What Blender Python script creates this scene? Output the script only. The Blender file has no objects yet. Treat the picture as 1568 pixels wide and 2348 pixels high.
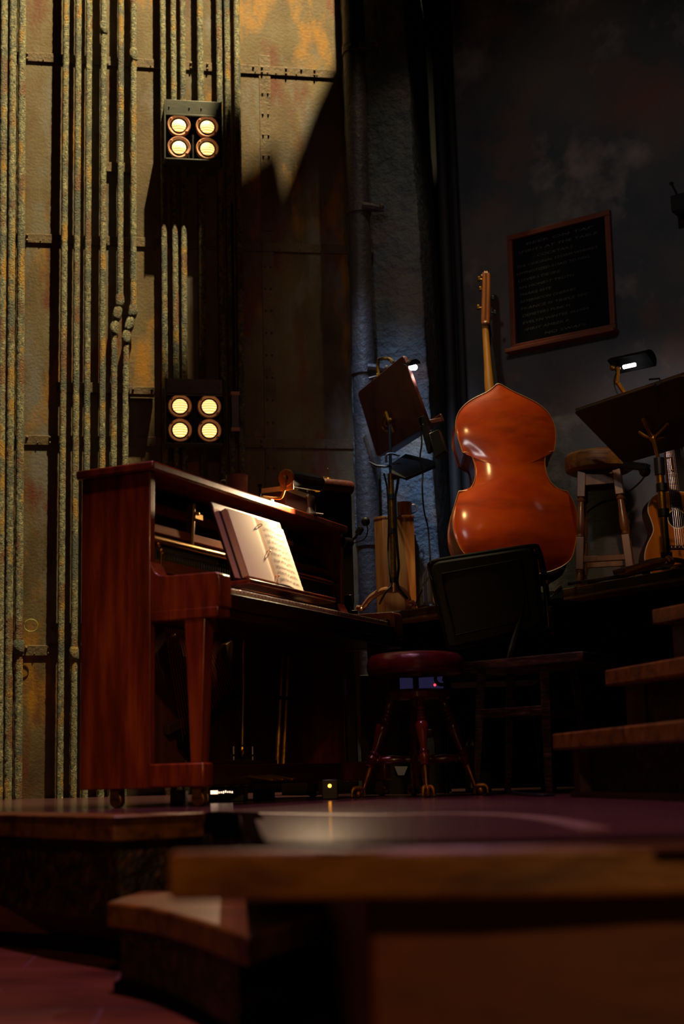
import bpy, bmesh, math, random
from mathutils import Vector, Matrix
random.seed(11)
SC = bpy.context.scene
COL = SC.collection
V = Vector
PI = math.pi

# ------------------------------------------------------------------ camera
F_PX = 3200.0
HOR = 1775.0
ROLL = -0.026
EYE = V((0, 0, 0.09))
TILT = math.atan((HOR - 1174) / F_PX)
CR = (Matrix.Rotation(PI / 2 + TILT, 3, 'X') @ Matrix.Rotation(ROLL, 3, 'Z'))
cam = bpy.data.cameras.new('camera')
cam.sensor_fit = 'VERTICAL'
cam.sensor_height = 36
cam.sensor_width = 24
cam.lens = F_PX / 2348 * 36
cam.clip_start = 0.05
cam.dof.use_dof = True
cam.dof.focus_distance = 6.4
cam.dof.aperture_fstop = 2.2
camo = bpy.data.objects.new('camera', cam)
COL.objects.link(camo)
camo.matrix_world = Matrix.Translation(EYE) @ CR.to_4x4()
SC.camera = camo
SC.view_settings.view_transform = 'Standard'
SC.view_settings.look = 'None'
SC.view_settings.gamma = 1
SC.view_settings.exposure = 0.0
SC.view_settings.use_curve_mapping = False


def ray(px, py):
    return CR @ V(((px - 784) / F_PX, (1174 - py) / F_PX, -1))


def PZ(px, py, z):
    d = ray(px, py)
    return EYE + d * ((z - EZ) / d.z)


EZ = EYE.z


def PY(px, py, y):
    d = ray(px, py)
    return EYE + d * (y / d.y)


def PP(px, py, p, n):
    d = ray(px, py)
    return EYE + d * ((p - EYE).dot(n) / d.dot(n))


# ------------------------------------------------------------------ world and lights
w = bpy.data.worlds.new('dark_house')
SC.world = w
w.use_nodes = True
w.node_tree.nodes['Background'].inputs[0].default_value = (0.55, 0.6, 0.85, 1)
w.node_tree.nodes['Background'].inputs[1].default_value = 0.0012


def spot(name, loc, aim, watts, col, deg, blend=0.5, r=0.05):
    l = bpy.data.lights.new(name, 'SPOT')
    l.energy = watts
    l.color = col
    l.spot_size = math.radians(deg)
    l.spot_blend = blend
    l.shadow_soft_size = r
    o = bpy.data.objects.new(name, l)
    COL.objects.link(o)
    o.location = loc
    o.rotation_euler = (V(aim) - V(loc)).to_track_quat('-Z', 'Y').to_euler()
    return o


KEY = V((0.35, 6.4, 10.2))
KAIM = V((-1.45, 7.9, 2.9))
spot('wall_key_light', KEY, KAIM, 6300, (1, 0.82, 0.43), 44, 0.7, 0.035)
spot('bass_light', (-0.35, 3.2, 4.5), (0.62, 7.1, 1.55), 235, (1, 0.56, 0.20), 10, 1.0, 0.06)
spot('platform_light', (0.55, 2.4, 3.5), (1.56, 6.9, 1.38), 190, (1, 0.60, 0.32), 11, 1.0, 0.05)
spot('piano_light', (-0.1, 0.8, 2.6), (-0.56, 4.5, 0.6), 125, (1, 0.62, 0.26), 17, 1.0, 0.08)
spot('floor_light', (-0.7, 3.4, 6.5), (0.05, 3.4, 0), 900, (1.0, 0.45, 0.70), 40, 0.8, 0.1)
spot('front_light', (0.3, -1.4, 1.9), (-0.1, 1.6, -0.1), 190, (1.0, 0.52, 0.18), 46, 0.8, 0.1)
spot('stool_light', (0.8, 0.8, 1.7), (0.25, 5.1, 0.28), 4, (1.0, 0.6, 0.4), 11, 1.0, 0.05)
spot('column_light', (-0.2, 6.0, 5.6), (0.38, 7.95, 1.65), 760, (0.5, 0.68, 1.0), 17, 1.0, 0.06)
spot('backdrop_light', (0.6, 1.6, 4.5), (0.0, 8.0, 2.5), 34, (1.0, 0.45, 0.34), 34, 1.0, 0.2)
spot('pipe_light', (1.3, 6.0, 7.2), (0.2, 7.9, 3.4), 90, (1.0, 0.82, 0.5), 16, 1.0, 0.05)
spot('step_fill', (-0.03, 2.45, -0.068), (-0.14, 2.6, -0.17), 0.10, (1.0, 0.5, 0.55), 150, 1.0, 0.01)  # added fill hidden under the overhang, only to brighten the tread
spot('right_wall_light', (-1.0, 1.0, 4.4), (1.6, 7.4, 2.7), 145, (0.97, 0.90, 0.86), 36, 1.0, 0.15)

# ------------------------------------------------------------------ materials
def lin(h):
    h = h.lstrip('#')
    o = []
    for i in (0, 2, 4):
        c = int(h[i:i + 2], 16) / 255
        o.append(c / 12.92 if c <= 0.04045 else ((c + 0.055) / 1.055) ** 2.4)
    return (*o, 1)


def mk(name, cols, scale=6, stretch=(1, 1, 1), rough=0.5, metal=0.0, bump=0.0, bscale=40,
       coat=0.0, detail=6, spots=None, sscale=4, sstretch=(1, 1, 1), srange=(0.5, 0.62), bstretch=(1, 1, 1), spec=0.5, bdist=0.01, rand=False):
    m = bpy.data.materials.new(name)
    m.use_nodes = True
    nt = m.node_tree
    N, L = nt.nodes, nt.links
    b = N['Principled BSDF']
    b.inputs['Roughness'].default_value = rough
    b.inputs['Metallic'].default_value = metal
    b.inputs['Coat Weight'].default_value = coat
    b.inputs['Coat Roughness'].default_value = 0.12
    b.inputs['Specular IOR Level'].default_value = spec
    tc = N.new('ShaderNodeTexCoord')

    def noise(sc, st, det, off=0.0):
        mp = N.new('ShaderNodeMapping')
        mp.inputs['Scale'].default_value = st
        mp.inputs['Location'].default_value = (off, off * 1.7, off * 0.6)
        if rand:
            oi = N.new('ShaderNodeObjectInfo')
            va = N.new('ShaderNodeVectorMath')
            va.operation = 'MULTIPLY_ADD'
            L.new(oi.outputs['Random'], va.inputs[0])
            va.inputs[1].default_value = (7, 5, 31)
            L.new(tc.outputs['Object'], va.inputs[2])
            L.new(va.outputs[0], mp.inputs[0])
        else:
            L.new(tc.outputs['Object'], mp.inputs[0])
        n = N.new('ShaderNodeTexNoise')
        n.inputs['Scale'].default_value = sc
        n.inputs['Detail'].default_value = det
        n.inputs['Roughness'].default_value = 0.6
        L.new(mp.outputs[0], n.inputs['Vector'])
        return n.outputs['Fac']
    if isinstance(cols, str):
        cols = [cols]
    if len(cols) == 1:
        b.inputs['Base Color'].default_value = lin(cols[0])
        out = None
    else:
        r = N.new('ShaderNodeValToRGB')
        e = r.color_ramp.elements
        k = len(cols)
        for i, c in enumerate(cols):
            pos = 0.32 + 0.36 * i / (k - 1)
            if i < 2:
                el = e[i]
                el.position = pos
            else:
                el = e.new(pos)
            el.color = lin(c)
        L.new(noise(scale, stretch, detail), r.inputs[0])
        out = r.outputs[0]
    if spots:
        for q, sp in enumerate(spots if isinstance(spots, list) else [spots]):
            rr = N.new('ShaderNodeMapRange')
            rr.inputs['From Min'].default_value = srange[0]
            rr.inputs['From Max'].default_value = srange[1]
            L.new(noise(sscale, sstretch, 5, 3.1 + 5 * q), rr.inputs['Value'])
            mx = N.new('ShaderNodeMix')
            mx.data_type = 'RGBA'
            L.new(rr.outputs[0], mx.inputs['Factor'])
            if out:
                L.new(out, mx.inputs['A'])
            else:
                mx.inputs['A'].default_value = lin(cols[0])
            mx.inputs['B'].default_value = lin(sp)
            out = mx.outputs['Result']
    if out:
        L.new(out, b.inputs['Base Color'])
    if bump:
        bp = N.new('ShaderNodeBump')
        bp.inputs['Strength'].default_value = bump
        bp.inputs['Distance'].default_value = bdist
        L.new(noise(bscale, bstretch, 5, 1.3), bp.inputs['Height'])
        L.new(bp.outputs[0], b.inputs['Normal'])
    return m


def mk_emit(name, col, strength, base='#202020'):
    m = mk(name, base)
    b = m.node_tree.nodes['Principled BSDF']
    b.inputs['Emission Color'].default_value = (*col, 1)
    b.inputs['Emission Strength'].default_value = strength
    return m


M = {}
M['rust_wall'] = mk('rust_wall', ['#483822', '#6c5634', '#7a6c50'], 3, (1, 1, 0.6), 0.7, 0.1, 0.28, 60,
                    spots=['#a87214', '#6a3212', '#766e66'], sscale=2.0, sstretch=(2.2, 2.2, 0.8), srange=(0.56, 0.68), bdist=0.008)
M['conduit'] = mk('crusted_conduit', ['#33332a', '#74704f', '#98906a', '#c8bd90'], 60, (1, 1, 0.8), 0.6, 0.05, 1.0, 105,
                  spots=['#b8860e', '#80501f', '#5a5a4c'], sscale=4.5, sstretch=(2, 2, 1), srange=(0.54, 0.62), bdist=0.03, rand=True)
M['seam'] = mk('seam_strip', ['#4e3e28', '#6e5638', '#685a48'], 5, (1, 1, 1), 0.6, 0.2, 0.5, 50, bdist=0.008)
M['column'] = mk('plaster_column', ['#3c4650', '#5a636c', '#74746f'], 3.5, (1, 1, 0.7), 0.85, 0, 1.0, 16,
                 spots=['#74594c', '#385066'], sscale=1.6, srange=(0.54, 0.7), bdist=0.035)
M['big_pipe'] = mk('painted_pipe', ['#38353a', '#454044', '#585048'], 5, (1, 1, 0.6), 0.5, 0.1, 0.8, 26, bdist=0.012)
M['plaster'] = mk('mottled_plaster', ['#3c444b', '#505052', '#645a56'], 1.6, (1, 1, 1), 0.9, 0, 0.3, 30,
                  spots=['#6d4b40', '#968a86'], sscale=1.5, srange=(0.54, 0.7), bdist=0.01)
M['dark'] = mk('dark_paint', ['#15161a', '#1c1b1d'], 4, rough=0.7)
M['stage_floor'] = mk('stage_floor', ['#3e262c', '#4e3034', '#5e3c3c'], 4, (0.5, 3, 1), 0.16, 0, 0.10, 60, spec=0.3, coat=0.0, bstretch=(0.3, 1, 1))
M['nosing'] = mk('nosing_wood', ['#3c2009', '#66400f', '#7d5218'], 7, (0.7, 3, 3), 0.4, 0, 0.25, 30, bstretch=(0.4, 2, 3))
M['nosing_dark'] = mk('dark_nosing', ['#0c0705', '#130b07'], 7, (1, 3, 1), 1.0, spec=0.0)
M['filigree'] = mk('filigree', ['#060505', '#1a100a', '#4a2e16'], 26, (1, 1, 1), 0.5, 0.2, 1.0, 26, detail=2, bdist=0.02)
M['riser'] = mk('riser_board', ['#40200e', '#562a12'], 6, (1, 1, 4), 0.5, 0, 0.1)
M['platform_wood'] = mk('platform_wood', ['#4a2d12', '#7a5120', '#8f6830'], 5, (0.8, 0.8, 14), 0.55, 0, 0.5, 12, bstretch=(0.6, 0.6, 12))
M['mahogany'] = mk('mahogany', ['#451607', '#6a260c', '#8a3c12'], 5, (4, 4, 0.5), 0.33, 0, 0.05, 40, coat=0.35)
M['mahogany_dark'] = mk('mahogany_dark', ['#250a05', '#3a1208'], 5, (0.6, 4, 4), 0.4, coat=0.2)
M['soundboard'] = mk('soundboard', ['#4a2010', '#62301a'], 5, (5, 5, 0.6), 0.5)
M['iron_plate'] = mk('iron_plate', ['#4a3212', '#5e421a'], 6, rough=0.45, metal=0.5)
M['action_wood'] = mk('action_wood', ['#683412', '#7e461c'], 6, (1, 6, 6), 0.85, spec=0.1)
M['felt_red'] = mk('felt_red', ['#4a0714', '#5e0d1c'], 60, rough=0.95)
M['felt_dark'] = mk('felt_dark', ['#241a14', '#382a20'], 30, rough=0.9)
M['brass'] = mk('brass', ['#b4802c', '#c9963c'], 8, rough=0.28, metal=1.0)
M['brass_matte'] = mk('brass_matte', ['#a06c14', '#b8801e'], 9, rough=0.45, metal=0.35)
M['brass_old'] = mk('brass_old', ['#7c5416', '#a87a24'], 14, rough=0.4, metal=0.9, bump=0.2, bscale=60)
M['steel'] = mk('steel', ['#8b8a90', '#a5a3a8'], 9, rough=0.3, metal=1.0)
M['steel_dark'] = mk('steel_dark', ['#2a2b30', '#36363b'], 9, rough=0.45, metal=0.7)
M['action_dark'] = mk('action_dark', ['#1c0806', '#2a0e0a'], 6, rough=0.95, spec=0.05)
M['string'] = mk('string', '#8a6a44', rough=0.35, metal=1.0)
M['copper_string'] = mk('copper_string', '#9c5a30', rough=0.4, metal=1.0)
M['ivory'] = mk('ivory', ['#d8c09c', '#e6d2b0'], 10, rough=0.3)
M['ebony'] = mk('ebony', '#0c0b0b', rough=0.3)
M['paper'] = mk('paper', ['#efe2c4', '#f6ecd4'], 3, rough=0.9)
M['paper_edge'] = mk('paper_edge', ['#b98f62', '#e2c496'], 140, (1, 0.02, 0.02), rough=0.9)
M['folder'] = mk('folder', ['#b08a72', '#c09c84'], 4, rough=0.8)
M['ink'] = mk('ink', '#5a4a3a', rough=0.8)
M['black_vinyl'] = mk('black_vinyl', ['#07070a', '#0b0b0e'], 8, rough=0.5, bump=0.15, bscale=20)
M['black_plastic'] = mk('black_plastic', ['#0b0b0d', '#121214'], 8, rough=0.35)
M['black_metal'] = mk('black_metal', ['#101013', '#1a1a1d'], 8, rough=0.4, metal=0.6)
M['shade_black'] = mk('shade_black', ['#0a0a0c', '#101012'], 8, rough=0.75, spec=0.15)
M['rubber'] = mk('rubber', '#0a0a0b', rough=0.5)
M['leather_red'] = mk('leather_red', ['#4a0d10', '#6e181a'], 12, rough=0.3, bump=0.2, bscale=40)
M['stool_wood'] = mk('stool_wood', ['#4a1a0b', '#6e2a10'], 8, (3, 3, 0.6), 0.22, coat=0.5)
M['bar_wood'] = mk('bar_wood', ['#5a3014', '#7e4a20', '#8d5a2c'], 7, (3, 3, 0.5), 0.4, coat=0.2)
M['seat_wood'] = mk('seat_wood', ['#54310f', '#845520', '#96672c'], 6, (0.7, 8, 8), 0.45, bump=0.2, bscale=20, bstretch=(0.3, 4, 4))
M['crate_wood'] = mk('crate_wood', ['#7a3c0e', '#a45a16', '#b8701f'], 4, (5, 5, 0.4), 0.45)
M['bass_back'] = mk('bass_back', ['#8a2600', '#a83600', '#b84800'], 2.6, (1, 1, 2), 0.42, 0, 0.02, 60, spec=0.08, coat=0.3, spots='#601c02', sscale=3, sstretch=(0.7, 1, 2.6), srange=(0.52, 0.75))
M['bass_rib'] = mk('bass_rib', ['#6a2508', '#8a350c'], 5, (1, 1, 3), 0.35, coat=0.4)
M['bass_neck'] = mk('bass_neck', ['#8a5410', '#a86c1c'], 6, (4, 4, 0.5), 0.4, coat=0.2)
M['bass_scroll'] = mk('bass_scroll', ['#6a3510', '#884a18'], 8, (3, 3, 0.6), 0.35, coat=0.3)
M['binding'] = mk('binding', ['#a0602a', '#b87838'], 9, rough=0.4)
M['desk_wood'] = mk('desk_wood', ['#3a1408', '#54200e'], 5, (3, 3, 0.6), 0.45)
M['desk_wood_black'] = mk('desk_wood_black', ['#1c0b06', '#2a110a'], 5, (3, 3, 0.6), 0.5)
M['board'] = mk('slate_board', ['#08090b', '#0d0e11'], 5, rough=0.9, spec=0.1)
M['board_frame'] = mk('board_frame', ['#5a2410', '#74321a'], 6, rough=0.55)
M['chalk'] = mk('chalk', '#4a4a4a', rough=1.0)
M['guitar_top'] = mk('guitar_top', ['#a85a14', '#c87420'], 3, (6, 6, 0.4), 0.3, coat=0.5)
M['guitar_side'] = mk('guitar_side', ['#3a160a', '#54240f'], 6, rough=0.3, coat=0.4)
M['rosewood'] = mk('rosewood', ['#34160c', '#4a2212'], 12, (4, 4, 0.6), 0.4)
M['copper'] = mk('copper_tin', ['#a87050', '#c08860'], 6, rough=0.34, metal=0.5, bump=0.2, bscale=20)
M['tin'] = mk('tin', ['#a8949a', '#c4b0b0'], 6, rough=0.45, metal=0.35, bump=0.1, bscale=18)
M['plate_grey'] = mk('plate_grey', '#3a3038', rough=0.9)
M['pewter'] = mk('pewter', ['#5a5058', '#74666c'], 10, rough=0.4, metal=0.9)
M['lamp_ring'] = mk('lamp_ring', ['#d09078', '#e4a88c'], 8, rough=0.5, metal=0.0)
M['housing'] = mk('lamp_housing', ['#1b1d20', '#26282a'], 8, rough=0.5, metal=0.4, bump=0.1)
M['housing_edge'] = mk('lamp_housing_edge', ['#4c4c46', '#5e5c52'], 9, rough=0.5, metal=0.4, bump=0.1)
M['bulb_white'] = mk_emit('bulb_white', (1, 0.95, 0.98), 6)
M['bulb_warm'] = mk_emit('bulb_warm', (1, 0.70, 0.36), 30)
M['led_amber'] = mk_emit('led_amber', (1, 0.35, 0.03), 9)
M['led_red'] = mk_emit('led_red', (1, 0.03, 0.05), 3)
M['display'] = mk_emit('display', (1, 0.62, 0.42), 2.2)
M['display_violet'] = mk_emit('display_violet', (0.3, 0.26, 0.9), 0.035)
M['yellow'] = mk('yellow_tape', '#b89a10', rough=0.6)
M['wire'] = mk('yellow_wire', '#a8a830', rough=0.5)
M['white_label'] = mk('white_label', '#a0948c', rough=0.7)
M['paper_box'] = mk('paper_box', ['#3c1a18', '#4c2420'], 5, rough=0.7)
M['cabinet'] = mk('cabinet_wood', ['#220a06', '#301008'], 5, (4, 4, 0.5), 0.6)
M['cabinet_roll'] = mk('cabinet_roll', ['#4a1c14', '#6a2c20'], 14, rough=0.4, bump=0.3, bscale=60)
# clear plastic
gm = mk('clear_plastic', '#d8d8e4', rough=0.08)
gb = gm.node_tree.nodes['Principled BSDF']
gb.inputs['Transmission Weight'].default_value = 0.9
gb.inputs['IOR'].default_value = 1.3
M['clear'] = gm
# ribbed hot lens of the wall lamps: lens flutes vary the glow
lm = mk('lamp_lens', '#ffffff')
nt = lm.node_tree
bb = nt.nodes['Principled BSDF']
tcn = nt.nodes.new('ShaderNodeTexCoord')
wv = nt.nodes.new('ShaderNodeTexWave')
wv.wave_type = 'BANDS'
wv.bands_direction = 'Z'
wv.inputs['Scale'].default_value = 22
wv.inputs['Distortion'].default_value = 0.6
wv.inputs['Detail Scale'].default_value = 3
nt.links.new(tcn.outputs['Object'], wv.inputs['Vector'])
rp = nt.nodes.new('ShaderNodeValToRGB')
rp.color_ramp.elements[0].color = (1.15, 0.5, 0.08, 1)
rp.color_ramp.elements[1].color = (2.2, 1.45, 0.55, 1)
nt.links.new(wv.outputs['Fac'], rp.inputs[0])
nt.links.new(rp.outputs[0], bb.inputs['Emission Color'])
bb.inputs['Emission Strength'].default_value = 1.0
M['lens'] = lm
# lower pit floor: large pale-jointed boards
pm = mk('pit_floor', ['#4e2a20', '#643628', '#764230'], 3, (1, 2, 1), 0.3, 0, 0.1, coat=0.3)
nt = pm.node_tree
pb = nt.nodes['Principled BSDF']
src = pb.inputs['Base Color'].links[0].from_socket
tcn = nt.nodes.new('ShaderNodeTexCoord')
mp = nt.nodes.new('ShaderNodeMapping')
mp.inputs['Rotation'].default_value = (0, 0, math.radians(-5))
nt.links.new(tcn.outputs['Object'], mp.inputs[0])
bt = nt.nodes.new('ShaderNodeTexBrick')
bt.inputs['Scale'].default_value = 1.0
bt.inputs['Brick Width'].default_value = 0.5
bt.inputs['Row Height'].default_value = 0.33
bt.inputs['Mortar Size'].default_value = 0.0028
bt.inputs['Color1'].default_value = (0, 0, 0, 1)
bt.inputs['Color2'].default_value = (0, 0, 0, 1)
bt.inputs['Mortar'].default_value = (1, 1, 1, 1)
nt.links.new(mp.outputs[0], bt.inputs['Vector'])
mx = nt.nodes.new('ShaderNodeMix')
mx.data_type = 'RGBA'
nt.links.new(bt.outputs['Color'], mx.inputs['Factor'])
nt.links.new(src, mx.inputs['A'])
mx.inputs['B'].default_value = lin('#6e5058')
nt.links.new(mx.outputs['Result'], pb.inputs['Base Color'])
M['pit_floor'] = pm

# ------------------------------------------------------------------ mesh helpers
TM = {}
I4 = Matrix.Identity(4)


class MB:
    def __init__(s):
        s.v = []
        s.f = []

    def add(s, vs, fs, X=None):
        b = len(s.v)
        s.v += [(X @ V(p)) if X else V(p) for p in vs]
        s.f += [tuple(b + i for i in f) for f in fs]
        return s

    def box(s, lo, hi, X=None):
        x0, y0, z0 = lo
        x1, y1, z1 = hi
        return s.add([(x0, y0, z0), (x1, y0, z0), (x1, y1, z0), (x0, y1, z0), (x0, y0, z1), (x1, y0, z1), (x1, y1, z1), (x0, y1, z1)],
                     [(3, 2, 1, 0), (4, 5, 6, 7), (0, 1, 5, 4), (1, 2, 6, 5), (2, 3, 7, 6), (3, 0, 4, 7)], X)

    def cbox(s, c, d, X=None):
        return s.box([c[i] - d[i] / 2 for i in range(3)], [c[i] + d[i] / 2 for i in range(3)], X)

    def prism(s, poly, z0, z1, X=None):
        n = len(poly)
        vs = [(p[0], p[1], z0) for p in poly] + [(p[0], p[1], z1) for p in poly]
        fs = [tuple(range(n - 1, -1, -1)), tuple(range(n, 2 * n))]
        fs += [(i, (i + 1) % n, n + (i + 1) % n, n + i) for i in range(n)]
        return s.add(vs, fs, X)

    def slab(s, quad, off):
        """solid from a planar outline of 3-D points extruded by a vector"""
        n = len(quad)
        vs = [V(q) for q in quad] + [V(q) + off for q in quad]
        fs = [tuple(range(n - 1, -1, -1)), tuple(range(n, 2 * n))]
        fs += [(i, (i + 1) % n, n + (i + 1) % n, n + i) for i in range(n)]
        return s.add(vs, fs)

    def tube(s, pts, r, n=8, jit=0.0, closed=False):
        pts = [V(p) for p in pts]
        k = len(pts)
        rr = r if isinstance(r, (list, tuple)) else [r] * k
        t0 = (pts[1] - pts[0]).normalized()
        a = t0.cross(V((0, 0, 1)))
        if a.length < 0.1:
            a = t0.cross(V((0, 1, 0)))
        a.normalize()
        vs = []
        for i, p in enumerate(pts):
            t = (pts[min(i + 1, k - 1)] - pts[max(i - 1, 0)])
            if closed:
                t = pts[(i + 1) % k] - pts[i - 1]
            t.normalize()
            a = (a - t * a.dot(t)).normalized()
            b = t.cross(a)
            for j in range(n):
                an = 2 * PI * j / n
                q = rr[i] * (1 + (random.uniform(-jit, jit) if jit else 0))
                vs.append(p + (a * math.cos(an) + b * math.sin(an)) * q)
        fs = []
        for i in range(k if closed else k - 1):
            i2 = (i + 1) % k
            for j in range(n):
                j2 = (j + 1) % n
                fs.append((i * n + j, i * n + j2, i2 * n + j2, i2 * n + j))
        if not closed:
            fs.append(tuple(range(n - 1, -1, -1)))
            fs.append(tuple((k - 1) * n + j for j in range(n)))
        return s.add(vs, fs)

    def lathe(s, prof, n=20, X=None):
        """profile of (radius, height) turned about local z"""
        vs, fs = [], []
        k = len(prof)
        for (r, z) in prof:
            for j in range(n):
                a = 2 * PI * j / n
                vs.append((r * math.cos(a), r * math.sin(a), z))
        for i in range(k - 1):
            for j in range(n):
                j2 = (j + 1) % n
                fs.append((i * n + j, i * n + j2, (i + 1) * n + j2, (i + 1) * n + j))
        if prof[0][0] > 1e-5:
            fs.append(tuple(range(n - 1, -1, -1)))
        if prof[-1][0] > 1e-5:
            fs.append(tuple((k - 1) * n + j for j in range(n)))
        return s.add(vs, fs, X)

    def turned(s, p0, p1, prof, n=12):
        """profile of (t, radius) turned along p0 -> p1"""
        p0, p1 = V(p0), V(p1)
        d = p1 - p0
        X = Matrix.Translation(p0) @ d.to_track_quat('Z', 'Y').to_matrix().to_4x4()
        return s.lathe([(r, t * d.length) for t, r in prof], n, X)

    def bar(s, p0, p1, w, h, up=(0, 0, 1), w1=None, h1=None):
        """straight bar of rectangular section, may taper"""
        p0, p1 = V(p0), V(p1)
        d = (p1 - p0).normalized()
        u = V(up)
        sx = d.cross(u).normalized()
        sy = sx.cross(d)
        w1 = w if w1 is None else w1
        h1 = h if h1 is None else h1
        vs = []
        for p, a, b in ((p0, w, h), (p1, w1, h1)):
            for x, y in ((-1, -1), (1, -1), (1, 1), (-1, 1)):
                vs.append(p + sx * (x * a / 2) + sy * (y * b / 2))
        return s.add(vs, [(3, 2, 1, 0), (4, 5, 6, 7), (0, 1, 5, 4), (1, 2, 6, 5), (2, 3, 7, 6), (3, 0, 4, 7)])

    def ball(s, c, r, n=10, sq=(1, 1, 1)):
        m = n // 2 + 1
        prof = [(max(math.sin(PI * i / m), 0) * 1.0 if 0 < i < m else 0.0, -math.cos(PI * i / m)) for i in range(m + 1)]
        X = Matrix.Translation(V(c)) @ Matrix.Diagonal((r * sq[0], r * sq[1], r * sq[2], 1))
        return s.lathe(prof, n, X)

    def build(s, name, mat, parent=None, bev=0, world=False, ang=35, sub=0):
        vs = s.v
        if parent is not None and world:
            inv = TM[parent].inverted()
            vs = [inv @ p for p in vs]
        me = bpy.data.meshes.new(name)
        me.from_pydata([tuple(p) for p in vs], [], s.f)
        me.validate()
        bm = bmesh.new()
        bm.from_mesh(me)
        bmesh.ops.recalc_face_normals(bm, faces=bm.faces)
        bm.to_mesh(me)
        bm.free()
        me.polygons.foreach_set('use_smooth', [True] * len(me.polygons))
        me.set_sharp_from_angle(angle=math.radians(ang))
        me.materials.append(M[mat] if isinstance(mat, str) else mat)
        o = bpy.data.objects.new(name, me)
        COL.objects.link(o)
        if parent is not None:
            o.parent = parent
            TM[o] = TM[parent]
        else:
            TM[o] = I4
        if bev:
            b = o.modifiers.new('bevel', 'BEVEL')
            b.width = bev
            b.segments = 2
            b.limit_method = 'ANGLE'
            b.angle_limit = math.radians(40)
        if sub:
            b = o.modifiers.new('sub', 'SUBSURF')
            b.levels = b.render_levels = sub
        return o


def thing(name, label, cat, loc=(0, 0, 0), rz=0.0, group=None):
    o = bpy.data.objects.new(name, None)
    o.empty_display_size = 0.05
    COL.objects.link(o)
    o.location = loc
    o.rotation_euler = (0, 0, rz)
    TM[o] = Matrix.Translation(V(loc)) @ Matrix.Rotation(rz, 4, 'Z')
    o['label'] = label
    o['category'] = cat
    if group:
        o['group'] = group
    return o


def tag(o, label, cat, group=None):
    o['label'] = label
    o['category'] = cat
    if group:
        o['group'] = group
    return o


def struct(name, mb, mat, bev=0, parent=None, ang=35):
    o = mb.build(name, mat, parent, bev, ang=ang)
    if parent is None:
        o['kind'] = 'structure'
    return o


def recenter(o):
    """put a single-mesh thing's origin at the middle of its base"""
    vs = o.data.vertices
    lo = V([min(v.co[i] for v in vs) for i in range(3)])
    hi = V([max(v.co[i] for v in vs) for i in range(3)])
    c = V(((lo.x + hi.x) / 2, (lo.y + hi.y) / 2, lo.z))
    for v in vs:
        v.co -= c
    o.location = o.location + c
    return o


def cat_rom(pts, k=6, closed=False):
    pts = [V(p) for p in pts]
    n = len(pts)
    out = []
    for i in range(n if closed else n - 1):
        if closed:
            a, b, c, d = pts[i - 1], pts[i], pts[(i + 1) % n], pts[(i + 2) % n]
        else:
            a, b, c, d = pts[max(i - 1, 0)], pts[i], pts[i + 1], pts[min(i + 2, n - 1)]
        for j in range(k):
            t = j / k
            out.append(0.5 * ((2 * b) + (c - a) * t + (2 * a - 5 * b + 4 * c - d) * t * t + (3 * b - a - 3 * c + d) * t ** 3))
    if not closed:
        out.append(pts[-1])
    return out


def cable(name, pts, r, label, mat='rubber', cat='cable', k=6):
    o = MB().tube(cat_rom(pts, k), r, 6).build(name, mat)
    return recenter(tag(o, label, cat))

# ------------------------------------------------------------------ setting
ZP = 0.97          # platform height
WDIR = V((1, 0.17, 0)).normalized()
WN = V((0.17, -1, 0)).normalized()      # wall normal, towards the stage


def wy(x):
    return 8.2 + 0.17 * (x - 0.14)


WP = V((0.14, 8.2, 0))


def wall_px(px, py, off=0.0):
    return PP(px, py, WP + WN * off, WN)


b = MB()
b.slab([(-3.6, wy(-3.6), -0.4), (0.45, wy(0.45), -0.4), (0.45, wy(0.45), 6.4), (-3.6, wy(-3.6), 6.4)], -WN * 0.15)
struct('wall_left', b, 'rust_wall')

# seam strips with rivets on the metal wall
ANG = math.atan2(0.17, 1)
ti = 0


def wall_frame(p):
    return Matrix.Translation(p) @ Matrix.Rotation(ANG, 4, 'Z')


for zpy, rng, rows in ((133, (-3.4, 0.1), [(62, 2), (305, 1), (437, 2), (475, 2), (580, 1), (600, 2), (655, 2), (690, 1), (720, 2)]),
                       (548, (-3.4, 0.1), [(62, 2), (130, 1), (600, 2)]),
                       (1010, (-3.4, 0.1), [(62, 1), (115, 2), (300, 2), (600, 2)]),
                       (1492, (-3.4, 0.1), [(60, 1), (112, 2), (300, 2)])):
    b = MB()
    z = wall_px(100, zpy).z
    X = wall_frame(V((0, wy(0), z)))
    L0, L1 = rng
    b.box((L0, -0.008, -0.029), (L1, 0.0, 0.029), X)
    for px, k in rows:
        p = wall_px(px, zpy, 0.008)
        lx = (X.inverted() @ p).x
        for i in range(k):
            b.ball(X @ V((lx, -0.009, (0.016 if i == 0 else -0.016))), 0.0085, 8)
    for i in range(26):
        b.ball(X @ V((L0 + 0.06 + i * 0.13, -0.009, -0.016)), 0.005, 6)
    ti += 1
    struct('trim_%d' % ti, b, 'seam', 0.003)
for px, z0, z1 in ((608, 3.38, 4.55), (608, 0, 3.25), (167, 0.0, 0.8)):
    b = MB()
    p = wall_px(px, 250)
    X = wall_frame(V((p.x, wy(p.x), 0)))
    b.box((-0.036, -0.0045, z0), (0.036, 0, z1), X)
    k = int((z1 - z0) / 0.14)
    for i in range(k):
        for s in (-1, 1):
            b.ball(X @ V((s * 0.017, -0.005, z0 + 0.07 + i * 0.14)), 0.0075, 8)
    ti += 1
    struct('trim_%d' % ti, b, 'seam', 0.003)

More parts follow.
